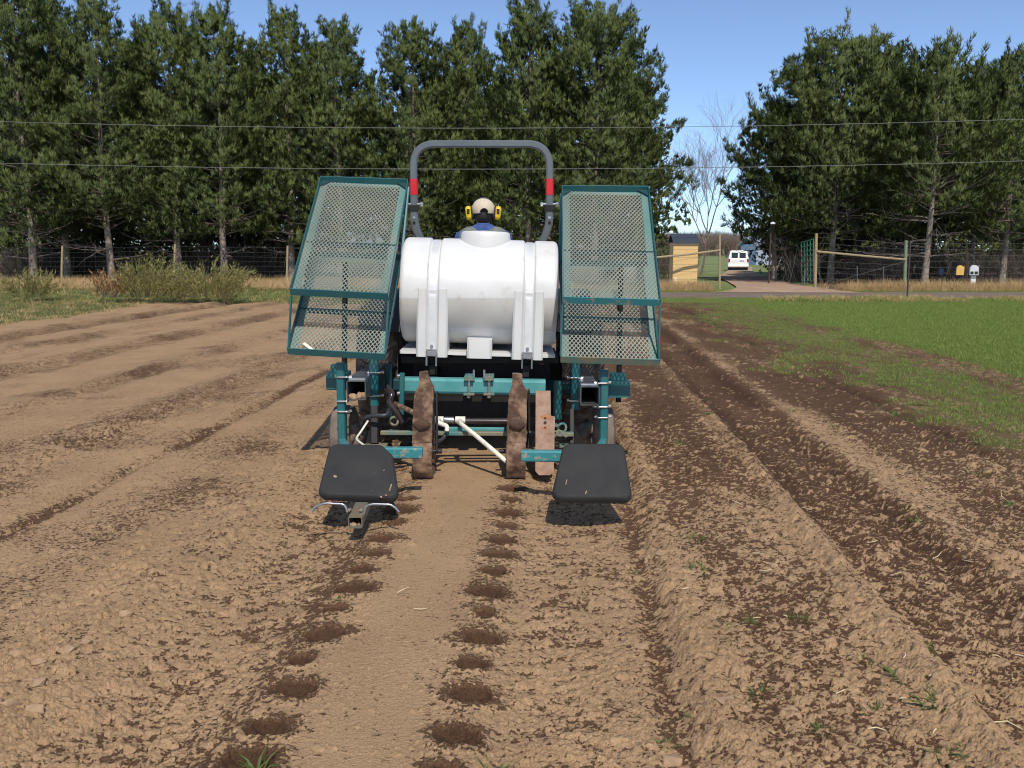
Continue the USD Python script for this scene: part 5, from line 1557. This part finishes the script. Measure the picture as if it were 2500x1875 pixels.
# the deck under the tank and the hitch frame behind it
zdk = tz0 - .012
obj('tank_deck', [boxm((tcx - .60, TKY - .20, zdk - .05), (tcx + .60, TKY + .42, zdk), .006), beam((tcx - .35, TKY - .30, zdk - .05), (tcx - .35, TKY - .30, ta[2] + .05), .06, .06, up=(0, 1, 0)), beam((tcx + .35, TKY - .30, zdk - .05), (tcx + .35, TKY - .30, tb[2] + .05), .06, .06, up=(0, 1, 0)), beam((tcx - .35, TKY + .3, zdk - .05), (tcx - .35, 6.95, ta[2]), .06, .06, up=(0, 1, 0)), beam((tcx + .35, TKY + .3, zdk - .05), (tcx + .35, 6.95, ta[2]), .06, .06, up=(0, 1, 0))], M['black_steel'], tp)
obj('rear_frame', boxm((tcx - .62, 6.62, .30), (tcx + .62, 6.92, .46), .01), M['black_steel'], tp)
obj('hitch_plate', boxm((tcx - .55, 7.0, .28), (tcx + .55, 7.03, .74), .005), M['black_steel'], tp)
obj('hitch_link', beam((tcx - .3, 6.95, .52), (tcx - .36, 6.6, .5), .05, .05), M['black_steel'], tp)
obj('hitch_link', beam((tcx + .3, 6.95, .52), (tcx + .36, 6.6, .5), .05, .05), M['black_steel'], tp)
obj('brace', tube([P(963, 985, 6.25), P(1012, 1008, 6.0)], .018, 8), M['dirt_on_steel'], tp)

# planting shoes with their guards, and the press wheels below
def xz_plate(px, Y, th):
    """A plate facing the camera: its outline in photograph pixels at distance Y, th thick behind."""
    p = [P(u, v, Y) for u, v in px]
    cs = m3.CrossSection([[(float(q[0]), float(q[2])) for q in p]])
    if cs.area() < 1e-6:
        cs = m3.CrossSection([[(float(q[0]), float(q[2])) for q in p[::-1]]])
    man = m3.Manifold.extrude(cs, th)
    q = man.to_mesh()
    v = np.asarray(q.vert_properties[:, :3], float)
    return np.stack([v[:, 0], Y + v[:, 2], v[:, 1]], 1), np.asarray(q.tri_verts)[:, ::-1]
def crust(m, seed, amp=.0055, edge=.018):
    v, f = m
    tm = trimesh.Trimesh(v, f, process=True)
    v, f = trimesh.remesh.subdivide_to_size(tm.vertices, tm.faces, edge)
    tm = trimesh.Trimesh(v, f, process=True)
    v = np.array(tm.vertices)
    nz = np.array(tm.vertex_normals)
    d = (fb(v[:, 0] * 22 + 5, v[:, 2] * 22 + 3 * v[:, 1], 3, seed) - .5) + .5 * (fb(v[:, 0] * 60, v[:, 2] * 60, 2, seed + 3) - .5)
    return v + nz * (d * amp * 2)[:, None], np.array(tm.faces)
for (pxs, cxp, seed, uw) in (
        ([(1005, 1082), (1009, 1000), (1012, 958), (1022, 942), (1024, 910), (1043, 908), (1048, 930), (1058, 945), (1056, 1000), (1053, 1080)], 1030, 1, (1004, 1052)),
        ([(1237, 1082), (1240, 1000), (1243, 960), (1251, 946), (1252, 914), (1274, 914), (1277, 942), (1287, 955), (1286, 1000), (1285, 1080)], 1262, 5, (1238, 1286))):
    Yg = 5.80
    sg = obj('planting_shoe', crust(xz_plate(pxs, Yg, .06), seed), M['dirt_on_steel'], tp, 40)
    m0 = P(cxp, 1036, Yg - .006)
    q = trimesh.creation.icosphere(2, 1.0)
    q.vertices = q.vertices * (1 + .35 * (fb(q.vertices[:, 0] * 3 + 4, q.vertices[:, 2] * 3 + q.vertices[:, 1] + 9, 3, seed)[:, None] - .5)) * V3(.056, .024, .036) + m0
    obj('mud_lump', q, M['moist_mud'], sg, True)
    obj('side_plate', beam(P(uw[1] + 6, 1050, Yg + .1), P(uw[1] + 5, 952, Yg + .1), .014, .10, up=(0, 1, 0)), M['black_steel'], sg)
    # wheel
    zt_, zb_ = P(cxp, 1050, Yg)[2], .0
    r_w = .185
    wx, wy = P(cxp - 2, 1110, 5.72)[0], Yg + .16
    hw = .066
    rim = lathe([(.05, -hw * .5), (r_w * .5, -hw * .3), (r_w * .86, -hw * .9), (r_w * .95, -hw), (r_w, -hw * .96), (r_w * 1.01, 0), (r_w, hw * .96), (r_w * .95, hw), (r_w * .86, hw * .9), (r_w * .5, hw * .3), (.05, hw * .5)], (wx, wy, r_w - .005), 'x', 44)
    pw_ = obj('press_wheel', crust(rim, seed + 2, .007, .03), M['dirt_on_steel'], tp, 40)
    obj('axle', tube([(wx - .12, wy, r_w), (wx + .12, wy, r_w)], .016, 8), M['black_steel'], pw_)
    obj('wheel_fork', [beam((wx + hw + .02, wy, r_w), (wx + hw + .015, wy + .1, P(cxp, 965, Yg + .1)[2]), .012, .05, up=(0, 1, 0))], M['black_steel'], pw_)
# the clean steel plate beside the right shoe
pl = obj('shoe_plate', xz_plate([(1307, 1150), (1308, 955), (1344, 955), (1345, 1016), (1355, 1018), (1352, 1152), (1342, 1160), (1316, 1160)], 5.86, .02), M['pink_rust'], tp)
for v, r_ in ((1021, .008), (1032, .011), (1044, .007)):
    obj('hole', lathe([(0, 0), (r_, 0), (r_, .004), (0, .004)], P(1331, v, 5.8575), 'y', 12), M['moist_mud'], pl)
obj('rust_patch', xz_plate([(1318, 1016), (1333, 1013), (1343, 1018), (1338, 1024), (1325, 1023)], 5.8585, .002), M['orange_rust'], pl)
obj('rust_patch', xz_plate([(1322, 1042), (1335, 1041), (1338, 1047), (1324, 1048)], 5.8585, .002), M['orange_rust'], pl)
obj('plate_wheel', lathe([(.02, -.055), (.17, -.06), (.18, -.05), (.182, 0), (.18, .05), (.17, .06), (.02, .055)], (P(1331, 1100, 5.95)[0], 6.08, .18), 'x', 36), M['dirt_on_steel'], tp, 40)

# water lines
hp0, hp1 = P(1060, 1028, 6.28), P(1240, 1027.5, 6.28)
hd = obj('header_pipe', tube([hp0, hp1], .021, 12), M['black_hose'], tp, 60)
for u0, u1 in ((1063, 1083), (1112, 1136)):
    a, b_ = P(u0, 1025, 6.275), P(u1, 1025, 6.275)
    obj('tee_fitting', [tube([a, b_], .026, 12), tube([(a + b_) / 2, (a + b_) / 2 + V3(0, -.05, -.012)], .021, 12)], M['cream_pipe'], hd, 50)
obj('collar', tube([P(1085, 1025, 6.275), P(1108, 1025, 6.275)], .0225, 12), M['galvanised'], hd, 50)
obj('water_pipe', tube(bend([P(1071, 1024, 6.23), P(1068, 1032, 6.14), P(1092, 1040, 6.10), P(1091, 1053, 6.08)], .03, 5), .0165, 10), M['cream_pipe'], tp, 60, label='white elbow of water pipe')
obj('water_pipe', tube(bend([P(1087, 1060, 6.12), P(1083, 1070, 6.10), P(1056, 1086, 5.98)], .03, 4), .014, 10), M['grey_pipe'], tp, 60, label='dark end of the elbow pipe')
obj('water_pipe', tube(bend([P(1123, 1026, 6.23), P(1124, 1034, 6.14), P(1150, 1054, 6.02), P(1236, 1126, 5.80)], .03, 4), .0165, 10), M['cream_pipe'], tp, 60, label='white water pipe slanting down to the right shoe')
obj('water_pipe', tube([P(948, 1053, 6.3), P(974, 1053, 6.3)], .012, 8), M['cream_pipe'], tp, 60, label='short white water pipe left of the left shoe')
obj('cross_rail', beam(P(930, 1056, 6.14), P(1400, 1060, 6.14), .05, .028), M['muddy_teal'], tp)
obj('cross_rail', beam(P(1088, 1047, 6.22), P(1232, 1048, 6.22), .03, .026), M['dusty_teal'], tp)
obj('hose', tube(bend([P(898, 1028, 6.1), P(880, 1056, 6.0), P(868, 1072, 5.9), P(890, 1088, 5.7)], .06, 6), .008, 7), M['cream_pipe'], tp, 60, label='thin pale hose')
obj('hose', tube(bend([P(892, 1020, 6.15), P(910, 1014, 6.12), P(945, 1015, 6.1), P(950, 1000, 6.2)], .04, 6), .016, 8), M['grey_pipe'], tp, 60, label='dark blue grey hose clamp line')
obj('hose', tube(bend([P(945, 946, 6.3), P(958, 960, 6.22), P(950, 985, 6.2), P(965, 1000, 6.2), P(985, 1030, 6.2)], .05, 6), .024, 8), M['black_hose'], tp, 60, label='black hose')
for u, v in ((962, 1028), (1372, 1044), (1362, 1062)):
    q = P(u, v, 6.2)
    obj('chain_lump', [tube([q + V3(.03 * math.cos(a), .01 * math.sin(2 * a), .03 * math.sin(a)) for a in np.linspace(k, k + 5, 10)], .009, 6) for k in (0, 1.4)], M['muddy_teal'], tp)
for u, v in ((1367, 1060), (1381, 1062), (1357, 1037), (1291, 1051)):
    obj('bolt', bolt(P(u, v, 6.08), (0, -1, 0), .014, .02), M['bright_zinc'], tp)

# support wheels at both ends
for cu, s in ((832, -1), (1474, 1)):
    R0, hw = .215, .085
    c = P(cu, 1075, 6.3)
    wp = obj('support_wheel', lathe([(.09, -hw * .8), (R0 * .8, -hw), (R0 * .95, -hw * .8), (R0, -hw * .4), (R0, hw * .4), (R0 * .95, hw * .8), (R0 * .8, hw), (.09, hw * .8)], (c[0], 6.46, R0 - .01), 'x', 40), M['dusty_tyre'], tp, 40)
    obj('hub', lathe([(0, -hw * .6), (.06, -hw * .6), (.09, -hw * .4), (.09, hw * .4), (.06, hw * .6), (0, hw * .6)], (c[0], 6.46, R0 - .01), 'x', 20), M['black_steel'], wp, 40)
    r2 = np.random.default_rng(20 + s)
    cl = []
    for k in range(7):
        q = trimesh.creation.icosphere(2, .03 + .02 * r2.random())
        q.vertices = q.vertices * (1 + .5 * (fb(q.vertices[:, 0] * 40 + k, q.vertices[:, 2] * 40, 2, 3)[:, None] - .5)) + P(866 if s < 0 else 1434, 1044 + 40 * r2.random(), 6.35) + r2.normal(size=3) * .02
        cl.append(q)
    obj('caked_mud', cl, M['dusty_tyre'], wp, True)

# the seats on their arms
def seat(tl_, tr_, bl_, br_, Yt, Yb, corner, label):
    """A cushion through four pixels; its upper edge is farther away than its lower one."""
    a, b_, c, d = P(*tl_, Yt), P(*tr_, Yt), P(*br_, Yb), P(*bl_, Yb)
    o = (a + b_ + c + d) / 4
    ex = unit((b_ - a) + (c - d))
    ey = unit((a + b_) - (c + d))
    ey = unit(ey - ex * np.dot(ex, ey))
    ez = np.cross(ex, ey)
    loc = lambda p: (np.dot(p - o, ex), np.dot(p - o, ey))
    poly = [loc(d), loc(c)] + ([loc(P(*corner[0], Yt - .06)), loc(P(*corner[1], Yt))] if corner else [loc(b_)]) + [loc(a)]
    m_ = rounded_plate(poly, .07, .05)
    s_ = obj('seat', place(m_, o, ex, ey, ez), M['black_vinyl'], tp, 50, label=label)
    back = o - ez * .05
    obj('seat_pan', place(rounded_plate([(x * .82, y * .82) for x, y in poly], .012, .03), back, ex, ey, ez), M['black_steel'], s_, 40)
    return o, ex, ey, ez, s_
o, ex, ey, ez, s1 = seat((806, 1091), (951, 1091), (774, 1214), (977, 1226), 5.12, 4.80, ((961, 1118), (934, 1091)), 'left black seat, scuffed and dusty')
sm = []
for (u, v, w_, h_) in ((817, 1163, .020, .012), (952, 1190, .007, .050), (941, 1209, .010, .006), (929, 1213, .014, .006), (936, 1148, .004, .010)):
    d = ray(u, v)
    pp = V3(0, 0, H) + d * (np.dot(o + ez * .036 - V3(0, 0, H), ez) / np.dot(d, ez))
    sm.append(beam(pp - ey * h_ / 2, pp + ey * h_ / 2 + ex * .006, w_, .0012, up=ez))
obj('dirt_smear', sm, M['dry_soil'], s1)
o2, ex2, ey2, ez2, s2 = seat((1374, 1089), (1523, 1089), (1343, 1222), (1545, 1226), 5.12, 4.80, None, 'right black seat with two pale scratches')
sm = []
for (u, v, w_, h_) in ((1381, 1177, .004, .035), (1429, 1202, .006, .022)):
    d = ray(u, v)
    pp = V3(0, 0, H) + d * (np.dot(o2 + ez2 * .036 - V3(0, 0, H), ez2) / np.dot(d, ez2))
    sm.append(beam(pp - ey2 * h_ / 2, pp + ey2 * h_ / 2 + ex2 * .008, w_, .0012, up=ez2))
obj('scratch', sm, M['dry_soil'], s2)
for (u0, u1, v, o_, uu, s) in ((915, 1032, 1105, o, 836, -1), (1273, 1400, 1112, o2, 1473, 1)):
    a, b_ = P(u0, v, 5.38), P(u1, v - (0 if s < 0 else -1), 5.38)
    arm = obj('seat_arm', beam(a, b_, .06, .070), M['worn_teal'], tp)
    low = P(uu, 1090, UY)
    obj('arm_strut', beam(P(uu, 1080, UY), P(uu + 16 * -s, 1108, 5.42), .05, .06), M['worn_teal'], arm)
    obj('seat_stem', beam((o_[0], 5.36, a[2] - .01), o_ - (ez if s < 0 else ez2) * .05, .05, .04), M['black_steel'], arm)
# the foot rest under the left seat
fa = P(867, 1276, 4.60)
fy = V3(0, .55, .05)
ft = obj('foot_rest', hollow(fa, fa + fy, .078, .066, .006), M['foot_steel'], tp)
for s, px in ((-1, [(848, 1250), (842, 1231), (790, 1228), (766, 1240), (762, 1250)]), (1, [(888, 1258), (893, 1236), (905, 1231), (952, 1231), (966, 1240), (974, 1250)])):
    pth = [P(u, v, 4.66) for u, v in px]
    obj('peg', tube(bend(pth, .025, 5), .0065, 8), M['galvanised'], ft, 60)
    obj('bolt', bolt(P(855 if s < 0 else 880, 1243, 4.66), (s * .3, -1, 0), .010, .014), M['bright_zinc'], ft)
r2 = np.random.default_rng(8)
lump = []
for k in range(6):
    q = trimesh.creation.icosphere(1, .010 + .008 * r2.random())
    q.vertices = q.vertices * (1 + .3 * (r2.random(q.vertices.shape) - .5)) + fa + V3(r2.uniform(-.028, .028), .015 + .03 * r2.random(), -.022)
    lump.append(q)
obj('mud', lump, M['dry_soil'], ft)


# larger clods lying loose on the soil
for k, (u, v, r0) in enumerate([(1789, 1457, .052), (1620, 1303, .05), (1612, 1366, .045), (1565, 1570, .055), (1772, 1732, .06), (1640, 1842, .06), (1890, 1393, .035), (1930, 1748, .035), (2390, 1632, .03), (2160, 1590, .035), (1955, 1404, .03),
                                (174, 1612, .055), (95, 1640, .045), (270, 1437, .042), (310, 1525, .05), (100, 1692, .05), (85, 1752, .055), (20, 1750, .06), (760, 1456, .04), (385, 1440, .04), (450, 1350, .035), (40, 1605, .045), (215, 1590, .035), (2135, 1180, .045), (1935, 1090, .05)]):
    p = G(u, v)
    z = float(height_at(p[0], p[1])[0])
    r2 = np.random.default_rng(600 + k)
    w_ = r2.normal(size=(15, 3))
    w_ /= np.linalg.norm(w_, axis=1, keepdims=True)
    w_ *= (.75 + .4 * r2.random((15, 1)))
    q = m3.Manifold.hull_points(w_ * V3(1.15, .95, .62) * r0 * .62).refine_to_length(r0 * .22).to_mesh()
    v_, f_ = np.asarray(q.vert_properties[:, :3], float), np.asarray(q.tri_verts)
    v_ = v_ * (1 + .22 * (fb(v_[:, 0] * 55 + 40 + k, v_[:, 1] * 55 + v_[:, 2] * 40 + 60, 3, k) - .5))[:, None]
    q = (v_ + V3(p[0], p[1], z + r0 * .12), f_)
    rt = u > 1200
    t = single('soil_clod', q, M['dry_soil'], 'pale dry soil clod lying on the rough soil right of the tractor wheelings' if rt else 'dry soil clod lying in the crumbled ridge on the left', 'clod', 'clods on the right' if rt else 'clods on the left', None, 45)
